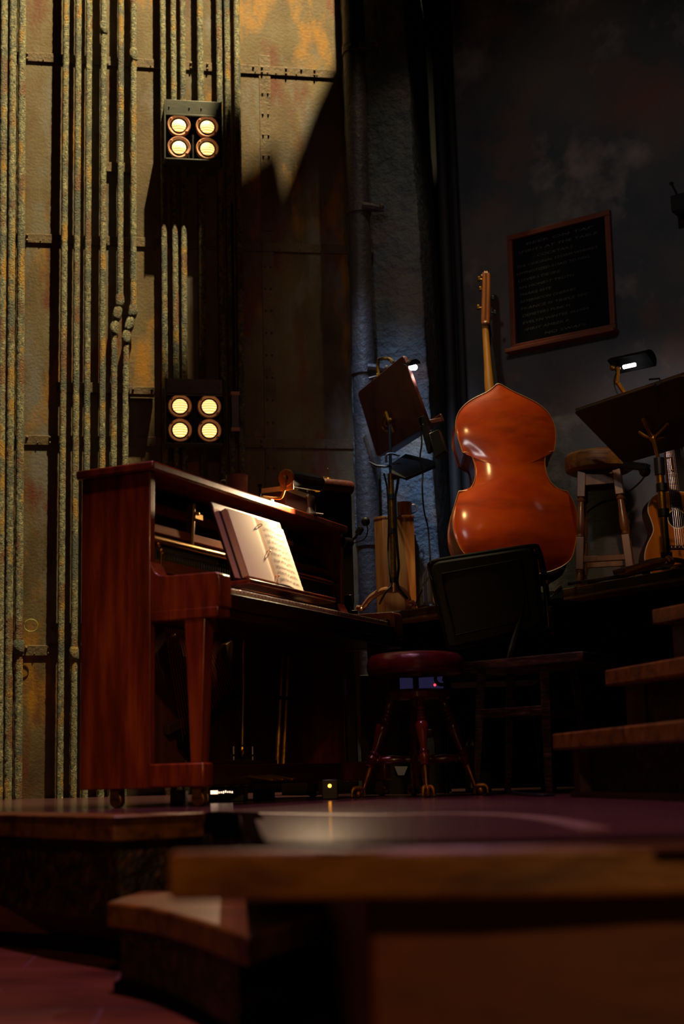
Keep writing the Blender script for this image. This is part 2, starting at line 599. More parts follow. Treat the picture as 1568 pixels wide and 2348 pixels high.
# plaster pilaster beside the big pipe (slightly battered faces)
b = MB()
lo = [(0.08, 8.04), (0.578, 7.92), (0.72, 8.50), (0.08, 9.0)]
hi = [(0.08, 8.04), (0.425, 7.92), (0.60, 8.50), (0.08, 9.0)]
N = 60
vs = []
for i in range(N + 1):
    t = i / N
    for a_, b_ in zip(lo, hi):
        vs.append((a_[0] + (b_[0] - a_[0]) * t + (random.uniform(-0.006, 0.006) if True else 0), a_[1] + (b_[1] - a_[1]) * t, t * 6.4))
fs = [(3, 2, 1, 0), tuple(N * 4 + i for i in range(4))]
for i in range(N):
    for j in range(4):
        j2 = (j + 1) % 4
        fs.append((i * 4 + j, i * 4 + j2, i * 4 + 4 + j2, i * 4 + 4 + j))
b.add(vs, fs)
struct('column', b, 'column', 0.012)

# dark recess behind the corner, then the mottled right wall
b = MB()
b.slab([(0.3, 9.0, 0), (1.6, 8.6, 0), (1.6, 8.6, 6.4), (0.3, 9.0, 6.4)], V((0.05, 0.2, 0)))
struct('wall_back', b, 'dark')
RU = V((0.815, -0.579, 0)).normalized()
RN = V((-0.579, -0.815, 0)).normalized()
RP = V((1.45, 7.45, 0))
b = MB()
a0, a1 = RP - RU * 0.86, RP + RU * 3.2
b.slab([a0, a1, a1 + V((0, 0, 6.4)), a0 + V((0, 0, 6.4))], -RN * 0.15)
struct('wall_right', b, 'plaster', 0.02)

# stage floor
edge = [PZ(0, 1870, 0), PZ(130, 1873, 0), PZ(260, 1875, 0), PZ(365, 1871, 0), PZ(469, 1866, 0)]
notch = [PZ(473, 1864, 0), PZ(548, 1867, 0)]
near = V((-0.228, 1.775, 0))
left0 = edge[0] + (edge[0] - edge[1]) * 3.0
poly = [V((-3.6, left0.y + 0.2, 0)), left0] + edge + notch + [V((-0.23, 3.0, 0)), V((-0.137, 1.88, 0)), V((-0.12, 1.76, 0)), V((-0.02, 1.725, 0)), V((0.35, 1.66, 0)), V((0.9, 1.66, 0)), V((2.6, 1.85, 0)),
        V((3.2, 6.0, 0)), V((1.6, 8.9, 0)), V((0.3, 9.2, 0)), V((-3.6, 8.0, 0))]
b = MB().prism([(p.x, p.y) for p in poly], -0.02, 0.0)
struct('floor', b, 'stage_floor')


def band(pts, wid, z0, z1, inward):
    """board following an edge line, wid wide on the inward side"""
    mb = MB()
    q = []
    for i, p in enumerate(pts):
        t = (pts[min(i + 1, len(pts) - 1)] - pts[max(i - 1, 0)])
        n = V((-t.y, t.x, 0)).normalized() * inward
        q.append(p + n * wid)
    vs = []
    for z in (z0, z1):
        vs += [(p.x, p.y, z) for p in pts] + [(p.x, p.y, z) for p in q]
    k = len(pts)
    fs = []
    for i in range(k - 1):
        fs += [(i, i + 1, k + i + 1, k + i), (2 * k + i, 2 * k + i + 1, 3 * k + i + 1, 3 * k + i),
               (i, i + 1, 2 * k + i + 1, 2 * k + i), (k + i, k + i + 1, 3 * k + i + 1, 3 * k + i)]
    fs += [(0, k, 3 * k, 2 * k), (k - 1, 2 * k - 1, 4 * k - 1, 3 * k - 1)]
    mb.add(vs, fs)
    return mb


# stage edge nosings
struct('trim_20', band([left0] + edge, 0.16, -0.056, 0.003, 1), 'nosing', 0.004)
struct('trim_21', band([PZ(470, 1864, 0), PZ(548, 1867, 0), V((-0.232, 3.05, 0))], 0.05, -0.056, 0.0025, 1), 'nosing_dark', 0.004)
fr = [near + V((0, 0, 0)), V((-0.02, 1.725, 0)), V((0.16, 1.685, 0)), V((0.35, 1.66, 0)), V((0.9, 1.66, 0)), V((2.6, 1.85, 0))]
struct('trim_22', band(fr, 0.03, -0.058, 0.001, 1), 'nosing', 0.008)
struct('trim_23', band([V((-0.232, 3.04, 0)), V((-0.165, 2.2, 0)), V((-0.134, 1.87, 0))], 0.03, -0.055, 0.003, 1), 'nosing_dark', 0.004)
fr2 = [p + V((0.01, 0.03, 0)) for p in fr]
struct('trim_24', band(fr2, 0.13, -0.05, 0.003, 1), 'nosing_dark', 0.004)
# worn ring inlaid in the stage floor
ring = cat_rom([PZ(560, 1866, 0), PZ(700, 1869, 0), PZ(860, 1870, 0), PZ(1010, 1867, 0), PZ(1130, 1870, 0), PZ(1230, 1880, 0), PZ(1330, 1902, 0)], 8)
ring = [V((p.x, p.y, 0)) for p in ring]
M['ring'] = mk('worn_ring', ['#5a3c40', '#6a4a50', '#7e5c62'], 9, rough=0.35)
struct('trim_25', band(ring, 0.045, -0.002, 0.0015, 1), 'ring')

# risers under the stage edge
fe = [left0] + edge + [PZ(545, 1868, 0)]
struct('trim_26', band([p + V((0, 0.07, 0)) for p in fe], 0.04, -0.25, -0.05, 1), 'filigree')
lowb = [PZ(-260, 2066, -0.25), PZ(0, 2073, -0.25), PZ(120, 2078, -0.25), PZ(250, 2090, -0.25), PZ(420, 2120, -0.25)]
struct('trim_27', band(lowb, 0.4, -0.345, -0.25, 1), 'riser', 0.006)
lowb2 = [p + V((-0.02, -0.03, 0)) for p in lowb]
struct('trim_28', band(lowb2, 0.4, -0.36, -0.325, 1), 'nosing_dark', 0.006)
# pit floor and the riser below the near stage edge
b = MB().prism([(-4, 0.6), (3, 0.6), (3, 5.2), (-4, 5.2)], -0.42, -0.36)
struct('floor_pit', b, 'pit_floor')
b = MB()
b.prism([(0.02, 1.80), (0.35, 1.725), (0.9, 1.72), (2.6, 1.9), (2.6, 3.0), (-0.1, 3.4)], -0.36, -0.056)
struct('riser_front', b, 'riser', 0.01)

# pit step with its curved nosing and pierced riser
fc = cat_rom([PZ(245, 2068, -0.17), PZ(330, 2078, -0.17), PZ(410, 2096, -0.17), PZ(490, 2120, -0.17), PZ(568, 2145, -0.17)], 4)
bk = [PZ(750, 2092, -0.17), V((-0.06, 3.3, -0.17)), V((-0.5, 3.42, -0.17))]
pol = [(p.x, p.y) for p in fc + bk]
struct('step_tread', MB().prism(pol, -0.222, -0.17), 'nosing', 0.006)
cx = sum(p[0] for p in pol) / len(pol)
cy = sum(p[1] for p in pol) / len(pol)
pin = [(cx + (x - cx) * 0.86, cy + (y - cy) * 0.9 + 0.03) for x, y in pol]
struct('step_riser', MB().prism(pin, -0.36, -0.222), 'filigree')
pin2 = [(cx + (x - cx) * 0.93, cy + (y - cy) * 0.95 + 0.01) for x, y in pol]
struct('step_base', MB().prism(pin2, -0.36, -0.335), 'nosing_dark', 0.006)

# raised platform at the back with its edge boards
plat = [PZ(800, 1414, ZP), PZ(914, 1402, ZP), PZ(1013, 1388, ZP), PZ(1150, 1370, ZP), PZ(1290, 1352, ZP), PZ(1568, 1303, ZP)]
ext = plat[-1] + (plat[-1] - plat[-2]) * 1.2
pol = [(p.x, p.y) for p in plat] + [(ext.x, ext.y), (3.4, 7.2), (1.55, 8.5), (0.1, 9.0), (-0.1, 8.15)]
struct('platform', MB().prism(pol, ZP - 0.04, ZP), 'dark')
struct('trim_30', band([plat[0], plat[1], plat[2], plat[2] + (plat[3] - plat[2]) * 0.35], 0.14, ZP - 0.054, ZP + 0.004, 1), 'platform_wood', 0.004)
struct('trim_31', band([plat[4], plat[5], ext], 0.14, ZP - 0.054, ZP + 0.004, 1), 'platform_wood', 0.004)
back = [p + V((0.10, 0.12, 0)) for p in plat + [ext]]
struct('platform_riser', band(back, 0.05, 0, ZP - 0.04, 1), 'nosing_dark')

# stairs climbing to the right
ST = [(PZ(1265, 1683, 0.2), PZ(1568, 1650, 0.2)), (PZ(1385, 1537, 0.4), PZ(1568, 1505, 0.4)), (PZ(1493, 1398, 0.6), PZ(1568, 1383, 0.6))]
for i, (p, q) in enumerate(ST):
    z = 0.2 * (i + 1)
    d = (q - p).normalized()
    q2 = p + d * 1.6
    out = V((1.5, 0.12, 0))
    pol = [(p.x, p.y), (q2.x, q2.y), (q2.x + 1.2, q2.y + 0.1), (p.x + 1.4, p.y + 0.3)]
    struct('stair_tread_%d' % (i + 1), MB().prism(pol, z - 0.052, z), 'nosing', 0.006)
    o2 = V((0.095, -0.03, 0))
    pol = [(p.x + o2.x, p.y + o2.y), (q2.x + o2.x, q2.y), (q2.x + 1.2, q2.y + 0.1), (p.x + 1.4, p.y + 0.2)]
    struct('stair_riser_%d' % (i + 1), MB().prism(pol, z - 0.2, z - 0.052), 'filigree')
    pst = MB()
    pst.prism([(p.x + 0.06, p.y - 0.02), (p.x + 0.06 + d.x * 0.06, p.y - 0.02 + d.y * 0.06), (p.x + 0.12, p.y - 0.08), (p.x + 0.12, p.y)], z - 0.2, z - 0.052)
    struct('stair_post_%d' % (i + 1), pst, 'riser')
p, q = ST[0]
d = (q - p).normalized()
struct('trim_32', MB().prism([(p.x + 0.05, p.y), (p.x + 0.05 + d.x * 1.6, p.y + d.y * 1.6), (p.x + 1, p.y - 1.6), (p.x + 1, p.y)], 0, 0.018), 'riser')

# added flag out of view, its outline cut to shadow the wall light
cut = [(860, -80), (730, 190), (652, 388), (634, 296), (592, 322), (556, 345), (549, 300), (520, 270), (505, 310), (470, 420), (448, 480), (437, 560), (434, 700), (430, 860),
       (345, 905), (330, 1000), (300, 1100), (290, 1900), (700, 2400), (3600, 2400), (4200, -400), (900, -200)]
FO = 0.42
F0 = KEY.lerp(KAIM, FO)
FN = (KAIM - KEY).normalized()
pts = []
for px, py in cut:
    q = wall_px(px, py, 0.03)
    d = q - KEY
    pts.append(KEY + d * ((F0 - KEY).dot(FN) / d.dot(FN)))
struct('light_flag', MB().slab(pts, FN * -0.01), 'dark')

# ------------------------------------------------------------------ conduits on the metal wall
GP = 'vertical conduits on the metal wall'


def pipe(p0, p1, r, label, bends=None, couplings=(), off=0.058, z1=6.2, mat='conduit', jit=0.07):
    """pipe through pixel column p0 at the picture's top and p1 near its foot"""
    a, c = wall_px(p0, 0, off), wall_px(p1, 1780, off)
    d = (a - c) / (a.z - c.z)
    top, foot = c + d * (z1 - c.z), c + d * (0 - c.z)
    line = [top] + [wall_px(x, y, off) for x, y in (bends or [])] + [foot]
    pts = []
    for q, s in zip(line[:-1], line[1:]):
        k = max(1, int((q - s).length / 0.013))
        pts += [q.lerp(s, i / k) for i in range(k)]
    pts.append(foot)
    t = thing('conduit_pipe', label, 'pipe', foot, 0, GP)
    MB().tube(pts, r, 12, jit).build('pipe_run', mat, t, world=True, ang=60)
    for px, py in couplings:
        cc = wall_px(px, py, off)
        i = min(range(len(pts)), key=lambda q: (pts[q] - cc).length)
        i = max(5, min(len(pts) - 6, i))
        mb = MB().tube([pts[i - 3], pts[i - 2], pts[i], pts[i + 2], pts[i + 3]], [r * 1.1, r * 1.35, r * 1.4, r * 1.35, r * 1.1], 12, 0.06)
        mb.build('coupling', mat, t, world=True)
    return t


pipe(9.6, -2, 0.0235, 'crusty grey pipe running down the very left edge of the picture')
pipe(30, 18, 0.0235, 'crusty grey pipe, second in from the left edge of the picture')
pipe(51, 41, 0.0235, 'crusty grey pipe bordering the ochre wall strip, third from the left edge', couplings=((43, 1483),))
pipe(152, 137, 0.0195, 'rust-yellow pipe just right of the tall bare ochre wall strip, first of six')
pipe(180, 168, 0.0195, 'crusted yellowish pipe, second of the six left of the wall lamps', couplings=((170, 1497),))
pipe(204.6, 194, 0.0195, 'crusted pipe with yellow upper stretch, third of the six left of the wall lamps')
pipe(238, 231, 0.0195, 'grey pipe with a joint near the top, fourth of the six left of the lamps', couplings=((238, 66),))
pipe(274.3, 256, 0.019, 'pipe with the upper lumpy kink, fifth of six left of the wall lamps', bends=[(275, 690), (262, 754), (260, 1050)], couplings=((275, 690), (269, 722), (262, 752)))
pipe(302, 283, 0.019, 'pipe with the lower lumpy kink, sixth and last before the wall lamps', bends=[(305.5, 714), (289, 774), (286.5, 1050)], couplings=((305, 714), (297, 745), (289, 774), (302.5, 124)))
pipe(372.5, 384, 0.0185, 'pipe passing behind the left edge of both wall lamps')
pipe(396.5, 411, 0.0185, 'pipe passing behind the left pair of lenses of both wall lamps')
pipe(418.5, 428, 0.0185, 'third lit pipe between the upper and lower wall lamps')
pipe(458, 474, 0.021, 'thick pipe above the middle of the upper wall lamp')
pipe(501, 521, 0.0185, 'pipe meeting the top right corner of the upper wall lamp')
pipe(519.6, 541, 0.0185, 'pipe just right of the upper wall lamp, in shadow below it')
pipe(542, 564, 0.0195, 'last pipe on the right of the upper wall lamp, beside the riveted plates')

# angle bracket, strut clips and a wire loop on the pipes
t = thing('angle_bracket', 'short flat metal bracket sticking out right of the kinked pipe', 'bracket', wall_px(325, 905, 0.06))
a = wall_px(296, 897, 0.06)
c = wall_px(354, 897, 0.06)
MB().box((0, -0.02, -0.022), ((c - a).length, 0.05, 0.022), wall_frame(a)).build('flange', 'seam', t, 0.002, world=True)
for f in (0.15, 0.9):
    MB().ball(wall_frame(a) @ V(((c - a).length * f, -0.022, 0.004)), 0.007, 8).build('bolt', 'steel_dark', t, world=True)
for py, x0, x1, lab in ((888, 128, 300, 'dark strut clamping the six pipes at the height of the bracket'),
                        (1441, 118, 190, 'dark strut clamping pipes low beside the piano'),
                        (383, 236, 312, 'dark strut behind pipes left of the upper lamp')):
    a = wall_px(x0, py, 0.012)
    c = wall_px(x1, py, 0.012)
    t = thing('pipe_strut', lab, 'bracket', a, 0, 'struts holding the pipes')
    MB().box((0, -0.008, -0.03), ((c - a).length, 0.012, 0.03), wall_frame(a)).build('channel', 'seam', t, 0.002, world=True)
    for f in (0.03, 0.97):
        MB().ball(wall_frame(a) @ V(((c - a).length * f, -0.009, 0.0)), 0.007, 8).build('bolt', 'steel_dark', t, world=True)
pts = []
for i in range(19):
    a = i / 18 * 2 * PI * 0.93 + PI * 0.98
    pts.append(wall_px(71 + 16 * math.cos(a), 1434 - 14 * math.sin(a), 0.05))
recenter(tag(MB().tube(pts, 0.0022, 6).build('wire_loop', 'wire'), 'small loop of yellow-green wire hooked on the third pipe from the left edge', 'wire'))

# ------------------------------------------------------------------ wall lamps
def wall_lamp(x0, x1, ytop, ybot, label, off):
    P0 = wall_px((x0 + x1) / 2, ybot, off)
    PT = wall_px((x0 + x1) / 2, ytop, off)
    W = (wall_px(x1, ybot, off) - wall_px(x0, ybot, off)).length
    H = PT.z - P0.z
    t = thing('wall_lamp', label, 'lamp', P0, ANG, 'four-lens wall lamps')
    D = 0.095
    hp = H * 0.235
    MB().box((-W / 2 + .006, 0.06, 0.004), (W / 2 - .006, D, H - 0.004)).build('housing', 'housing', t, 0.004)
    MB().box((-W / 2, 0, 0), (-W / 2 + 0.009, D, H)).build('side_plate', 'housing_edge', t, 0.002)
    MB().box((W / 2 - 0.009, 0, 0), (W / 2, D, H)).build('side_plate', 'housing', t, 0.002)
    MB().box((-W / 2 + .009, 0.002, 0), (W / 2 - .009, D, 0.009)).build('bottom_plate', 'housing_edge', t, 0.002)
    tp = MB().box((-W / 2 + .009, 0.004, H - hp), (W / 2 - .009, D, H)).build('top_panel', 'housing_edge', t, 0.003)
    for sx in (-.9, -.15, .3, .9):
        MB().ball((sx * W / 2 * .93, 0.003, H - hp * 0.55), 0.005, 8).build('screw', 'steel', tp)
    MB().box((-W / 2 + .009, 0.001, H - hp - 0.012), (W / 2 - .009, 0.02, H - hp)).build('trim_bar', 'housing_edge', t, 0.002)
    MB().box((-0.006, 0.03, 0.009), (0.006, 0.075, H - hp - 0.01)).build('divider', 'housing', t, 0.002)
    hz = H - hp - 0.012
    Rr = hz / 4 * 0.98
    for sx in (-1, 1):
        for k in (0, 1):
            c = V((sx * W * 0.245, 0.034, 0.009 + hz * (0.26 + 0.5 * k)))
            X = Matrix.Translation(c) @ Matrix.Rotation(PI / 2, 4, 'X')
            rg = MB().lathe([(Rr * 0.60, -0.005), (Rr * 0.66, 0.010), (Rr * 0.74, 0.020), (Rr * 0.94, 0.031), (Rr, 0.027), (Rr, 0.0), (Rr * 0.9, -0.02), (Rr * 0.6, -0.02)], 36, X).build('lamp_ring', 'lamp_ring', t)
            MB().lathe([(Rr * 0.64, 0.0), (Rr * 0.64, 0.022), (Rr * 0.61, 0.022), (Rr * 0.61, 0)], 32, X).build('inner_rim', 'black_metal', rg)
            MB().lathe([(Rr * 0.64, 0.012), (Rr * 0.56, 0.024), (Rr * 0.38, 0.033), (Rr * 0.18, 0.038), (0, 0.040)], 32, X).build('lens', 'lens', rg)
            for an in (2.45, -0.75):
                MB().ball(c + V((math.cos(an) * Rr * 0.86, -0.028, math.sin(an) * Rr * 0.86)), 0.009, 8).build('clip', 'lamp_ring', rg)
    MB().tube([(0, D, H * 0.5), (0, off - 0.005, H * 0.5)], 0.02, 10).build('mounting_arm', 'housing', t)
    return t


wall_lamp(377, 510, 230, 367, 'upper four-lens wall lamp with its lit grey top panel', 0.175)
wall_lamp(378, 516, 868, 1018, 'lower four-lens wall lamp, just above the piano', 0.175)

# junction box and its thin conduit
p = wall_px(540, 985, 0.135)
t = thing('junction_box', 'small dark box on the wall right of the lower wall lamp', 'box', p, ANG)
hh = wall_px(540, 900, 0.135).z - p.z
MB().box((-0.024, 0, 0), (0.024, 0.055, hh)).build('cover', 'black_plastic', t, 0.003)
MB().box((-0.027, -0.004, hh - 0.016), (0.027, 0.02, hh + 0.006)).build('clamp', 'lamp_ring', t, 0.002)
MB().box((-0.027, -0.004, -0.006), (0.027, 0.02, 0.014)).build('clamp', 'lamp_ring', t, 0.002)
MB().tube([(0, 0.04, hh), (0, 0.04, hh + 1.2)], 0.008, 8).build('feed_tube', 'steel_dark', t)

# big painted pipe in front of the pilaster
off = 0.29
p = wall_px(838, 1000, off)
t = thing('drain_pipe', 'thick painted pipe with collars running up beside the blue plaster column', 'pipe', V((p.x, p.y, 0)))
pts = [V((p.x, p.y, z * 0.05)) for z in range(0, 125)]
MB().tube(pts, 0.066, 24, 0.012).build('pipe_run', 'big_pipe', t, world=True, ang=60)
for py, ear in ((118, 1), (483, 1), (850, 1), (1243, 0)):
    z = wall_px(838, py, off).z
    b = MB().tube([(p.x, p.y, z + 0.03), (p.x, p.y, z + 0.027), (p.x, p.y, z - 0.027), (p.x, p.y, z - 0.03)], [0.070, 0.075, 0.075, 0.070], 24)
    if ear:
        b.box((p.x + 0.05, p.y - 0.055, z - 0.028), (p.x + 0.15, p.y - 0.035, z + 0.022))
        b.tube([(p.x + 0.02, p.y - 0.066, z), (p.x + 0.07, p.y - 0.06, z - 0.004), (p.x + 0.12, p.y - 0.045, z - 0.01)], [0.024, 0.024, 0.02], 8)
    co = b.build('collar', 'big_pipe', t, world=True)
    if ear:
        MB().ball((p.x + 0.135, p.y - 0.06, z - 0.002), 0.016, 10).build('bolt', 'seam', co, world=True)

# dark pipes in the recess of the corner
for px, r, lab in ((1036, 0.036, 'dark pipe in the corner recess, nearer the blue column'), (1064, 0.03, 'dark pipe in the corner recess, nearer the chalkboard wall')):
    p = PY(px, 900, 8.15)
    o = MB().tube([(p.x, p.y, ZP), (p.x, p.y, 6.2)], r, 14).build('corner_pipe', 'dark')
    recenter(tag(o, lab, 'pipe', 'dark pipes in the corner recess'))

# ------------------------------------------------------------------ chalkboard
def rw(px, py, off=0.0):
    return PP(px, py, RP + RN * off, RN)


tl, tr, br, bl = rw(1166, 547), rw(1400, 481), rw(1416, 757), rw(1177, 806)
wB = ((tr - tl).length + (br - bl).length) / 2
hB = ((tl - bl).length + (tr - br).length) / 2
# upright rectangle on the wall with a slight tilt
org = bl
RZ = math.atan2(RU.y, RU.x)
skew = math.atan2((br - bl).z, (br - bl).dot(RU))
t = thing('chalkboard', 'wood-framed chalkboard with a handwritten drinks list on the mottled wall', 'chalkboard', org, RZ)
BX = Matrix.Rotation(-skew, 4, 'Y')
fw = 0.032
for lo_, hi_ in (((0, -0.03, 0), (wB, 0, fw)), ((0, -0.03, hB - fw), (wB, 0, hB)), ((0, -0.03, fw), (fw, 0, hB - fw)), ((wB - fw, -0.03, fw), (wB, 0, hB - fw))):
    MB().box(lo_, hi_, BX).build('frame_rail', 'board_frame', t, 0.003)
MB().box((fw, -0.012, fw), (wB - fw, -0.001, hB - fw), BX).build('slate', 'board', t)
MB().box((-0.02, -0.075, -0.022), (wB + 0.01, 0, 0.0), BX).build('chalk_ledge', 'board_frame', t, 0.003)
lines = [('BEER ON TAP', .17, .66, 1.0), ('SPIRITS AT THE TABLE', .09, .78, 1.0), ('- COCKTAILS -', .24, .43, .95), ('THE ORIGINAL STORM WHISKEY', .07, .80, .9),
         ('HYPNOTIZED ROAD TO HELL', .07, .72, .9), ('LOVERS DESIRE', .08, .42, .9), ('AN HONEST TRUTH', .08, .55, .9), ('SNAKE BITE', .09, .32, .9),
         ('AFTERNOON CHERRIES', .09, .55, .9), ('FRANCE IS TRIPLE SEC', .10, .66, .9), ('DEMETERS PUNCH', .11, .47, .9), ('EVELYN WINTER BLUSH', .11, .64, .9),
         ('SPIRIT AMBER R.', .12, .46, .9), ('NO SWAPS -', .32, .45, .95)]
for i, (s, x0, wd, sz) in enumerate(lines):
    cu = bpy.data.curves.new('chalk_text', 'FONT')
    cu.body = s
    cu.size = 0.034
    cu.shear = 0.12
    to = bpy.data.objects.new('chalk_text', cu)
    COL.objects.link(to)
    dg = bpy.context.evaluated_depsgraph_get()
    me = bpy.data.meshes.new_from_object(to.evaluated_get(dg))
    pts = [v.co.copy() for v in me.vertices]
    fcs = [tuple(p.vertices) for p in me.polygons]
    bpy.data.objects.remove(to)
    bpy.data.meshes.remove(me)
    bpy.data.curves.remove(cu)
    if not pts:
        continue
    xm = max(p.x for p in pts)
    k = (wd * wB) / xm
    zz = hB * (0.885 - i * 0.0615)
    MB().add([BX @ V((x0 * wB + p.x * k, -0.0128 - 0.0004 * (j % 2), zz + p.y * 0.62 + p.x * 0.015)) for j, p in enumerate(pts)], fcs).build('writing_line', 'chalk', t)

# small black fixture with a stick at the right edge of the picture
q = rw(1562, 470, 0.12)
t = thing('wall_fixture', 'small black box with a knobbed stick on the wall at the right edge', 'fixture', q, RZ)
MB().box((-0.04, -0.05, -0.045), (0.16, 0.1, 0.045)).build('body', 'black_plastic', t, 0.004)
st = MB().tube([(-0.01, 0, 0.04), (-0.045, 0, 0.13)], 0.006, 8).build('stick', 'black_metal', t)
MB().ball((-0.047, 0, 0.135), 0.013, 10, (1, 1, 0.7)).build('knob', 'black_plastic', st)

# ------------------------------------------------------------------ piano
PA = math.radians(90 - 25.6)
pc = PZ(352, 1055, 1.14)
RP3 = Matrix.Rotation(PA, 3, 'Z')
PO = V((pc.x, pc.y, 0)) - RP3 @ V((-0.01, -0.02, 0))
PLEN = 1.485
piano = thing('upright_piano', 'old mahogany upright piano with its front panels off and lamp-lit music on the desk', 'piano', PO, PA)
PU = RP3 @ V((1, 0, 0))
PV = RP3 @ V((0, 1, 0))
PM = TM[piano]
PMI = PM.inverted()


def pl(px, py, y):
    """pixel -> piano-local point on the plane local y = const"""
    return PMI @ PP(px, py, PO + PV * y, PV)


pt = lambda nm, mb, mat, bev=0.0, par=None: mb.build(nm, mat, par or piano, bev)
pt('side_panel', MB().box((0, 0, 0.06), (0.03, 0.28, 1.108)), 'mahogany', 0.004)
pt('side_panel', MB().box((PLEN - 0.03, 0, 0.06), (PLEN, 0.28, 1.108)), 'mahogany', 0.004)
pt('lid', MB().box((-0.012, -0.02, 1.108), (PLEN + 0.012, 0.298, 1.14)), 'mahogany', 0.007)
pt('back_panel', MB().box((0.03, 0.265, 0.06), (PLEN - 0.03, 0.28, 1.105)), 'soundboard')
arm = [(0.0, 0.597), (0.0, 0.80), (-0.006, 0.785), (-0.018, 0.762), (-0.036, 0.750), (-0.08, 0.746), (-0.25, 0.744), (-0.262, 0.737), (-0.266, 0.72), (-0.267, 0.632),
       (-0.257, 0.630), (-0.257, 0.597)]
XA = Matrix(((0, 0, 1, 0), (1, 0, 0, 0), (0, 1, 0, 0), (0, 0, 0, 1)))
for x0 in (0.0, PLEN - 0.075):
    a = pt('key_block', MB().prism(arm, x0, x0 + 0.075, XA), 'mahogany', 0.003)
    pt('rail_strip', MB().box((x0 - 0.001, -0.259, 0.6), (x0 + 0.076, -0.002, 0.631)), 'mahogany', 0.002, a)
    leg = MB().bar((x0 + 0.03, -0.1695, 0.597), (x0 + 0.03, -0.1685, 0.138), 0.056, 0.078, (0, 1, 0), 0.05, 0.04)
    pt('leg', leg, 'mahogany', 0.003)
    toe = pt('toe_block', MB().box((x0, -0.2, 0.062), (x0 + 0.062, 0.012, 0.138)), 'mahogany', 0.006)
    for y in (-0.165, 0.15):
        mb = MB().tube([(x0 + 0.02, y, 0.024), (x0 + 0.045, y, 0.024)], 0.0238, 16)
        cs = pt('caster', mb, 'brass_old', 0.002)
        pt('fork', MB().box((x0 + 0.012, y - 0.016, 0.03), (x0 + 0.017, y + 0.016, 0.064)).box((x0 + 0.048, y - 0.016, 0.03), (x0 + 0.053, y + 0.016, 0.064)).box((x0 + .012, y - .016, .056), (x0 + .053, y + .016, .064)), 'brass_old', 0, cs)
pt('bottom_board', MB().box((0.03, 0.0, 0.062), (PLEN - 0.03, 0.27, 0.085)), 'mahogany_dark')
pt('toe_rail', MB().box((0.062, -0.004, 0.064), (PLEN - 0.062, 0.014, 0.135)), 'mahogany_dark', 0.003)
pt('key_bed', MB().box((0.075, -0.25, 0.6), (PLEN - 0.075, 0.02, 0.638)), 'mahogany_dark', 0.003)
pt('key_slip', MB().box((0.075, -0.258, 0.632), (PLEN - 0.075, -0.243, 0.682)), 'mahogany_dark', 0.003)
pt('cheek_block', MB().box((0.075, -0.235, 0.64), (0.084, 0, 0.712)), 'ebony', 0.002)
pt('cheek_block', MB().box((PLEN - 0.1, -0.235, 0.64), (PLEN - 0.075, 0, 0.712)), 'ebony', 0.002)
# keys
KX0, KX1 = 0.086, PLEN - 0.102
kw = (KX1 - KX0) / 52
wk = MB().box((0.0006, 0, 0), (kw - 0.0006, 0.15, 0.017)).build('white_key', 'ivory', piano, 0.0015)
bk = MB().box((-0.0055, 0.05, 0.015), (0.0055, 0.15, 0.028)).build('black_key', 'ebony', piano, 0.0015)


def inst(src, loc, first):
    o = src if first else src.copy()
    if not first:
        COL.objects.link(o)
        o.parent = src.parent
        TM[o] = TM[src.parent]
    o.location = loc
    return o


for i in range(52):
    inst(wk, (KX0 + i * kw, -0.243, 0.685), i == 0)
nb = 0
for i in range(51):
    if (i % 7) in (0, 2, 3, 5, 6):
        inst(bk, (KX0 + (i + 1) * kw, -0.243, 0.685), nb == 0)
        nb += 1
# action behind the missing front
pt('key_rail', MB().box((0.03, 0.0, 0.64), (PLEN - 0.03, 0.05, 0.70)), 'mahogany_dark')
mb = MB()
n = 84
st = (PLEN - 0.12) / n
for i in range(n):
    x = 0.06 + i * st
    mb.box((x, 0.012, 0.776), (x + st * 0.86, 0.045, 0.816))
pt('wippen_row', mb, 'action_wood')
pt('wippen_rail', MB().box((0.04, 0.02, 0.745), (PLEN - 0.04, 0.05, 0.775)), 'felt_dark')
pt('brass_rail', MB().tube([(0.03, 0.032, 0.888), (PLEN - 0.03, 0.032, 0.888)], 0.0135, 14), 'brass')
pt('hammer_rail', MB().box((0.03, 0.05, 0.918), (PLEN - 0.03, 0.075, 0.948)), 'action_wood', 0.003)
hm = MB().tube([(0, 0.062, 0.906), (0, 0.03, 0.850)], 0.0045, 6).build('damper_lever', 'felt_dark', piano)
for i in range(78):
    inst(hm, (0.05 + i * (PLEN - 0.1) / 78, 0, 0), i == 0)
stk = MB().box((-0.0035, 0.03, 0.815), (0.0035, 0.05, 0.868)).build('sticker', 'felt_dark', piano)
for i in range(84):
    inst(stk, (0.066 + i * st, 0, 0), i == 0)
pt('felt_strip', MB().box((0.03, 0.10, 1.0), (PLEN - 0.03, 0.13, 1.04)), 'felt_red', 0.004)
pt('damper_board', MB().box((0.03, 0.10, 0.935), (PLEN - 0.03, 0.115, 0.998)), 'action_dark', 0.003)
pt('pin_block', MB().box((0.03, 0.16, 0.95), (PLEN - 0.03, 0.265, 1.10)), 'action_dark', 0.004)
for x in (0.335, 1.03):
    b_ = MB().bar((x, 0.045, 1.055), (x + 0.002, 0.06, 0.86), 0.014, 0.03)
    br_ = pt('action_bracket', b_, 'brass_old', 0.003)
    pt('bracket_knob', MB().ball((x + 0.02, 0.035, 1.02), 0.009, 10).box((x, 0.03, 1.0), (x + 0.05, 0.05, 1.018)), 'brass', 0, br_)
pin = MB().tube([(0.068, 0.0, 0.742), (0.068, 0.0, 0.838)], 0.0045, 8).ball((0.068, 0.0, 0.842), 0.009, 8).ball((0.05, 0.0, 0.862), 0.008, 8)
pt('locating_post', pin, 'brass')
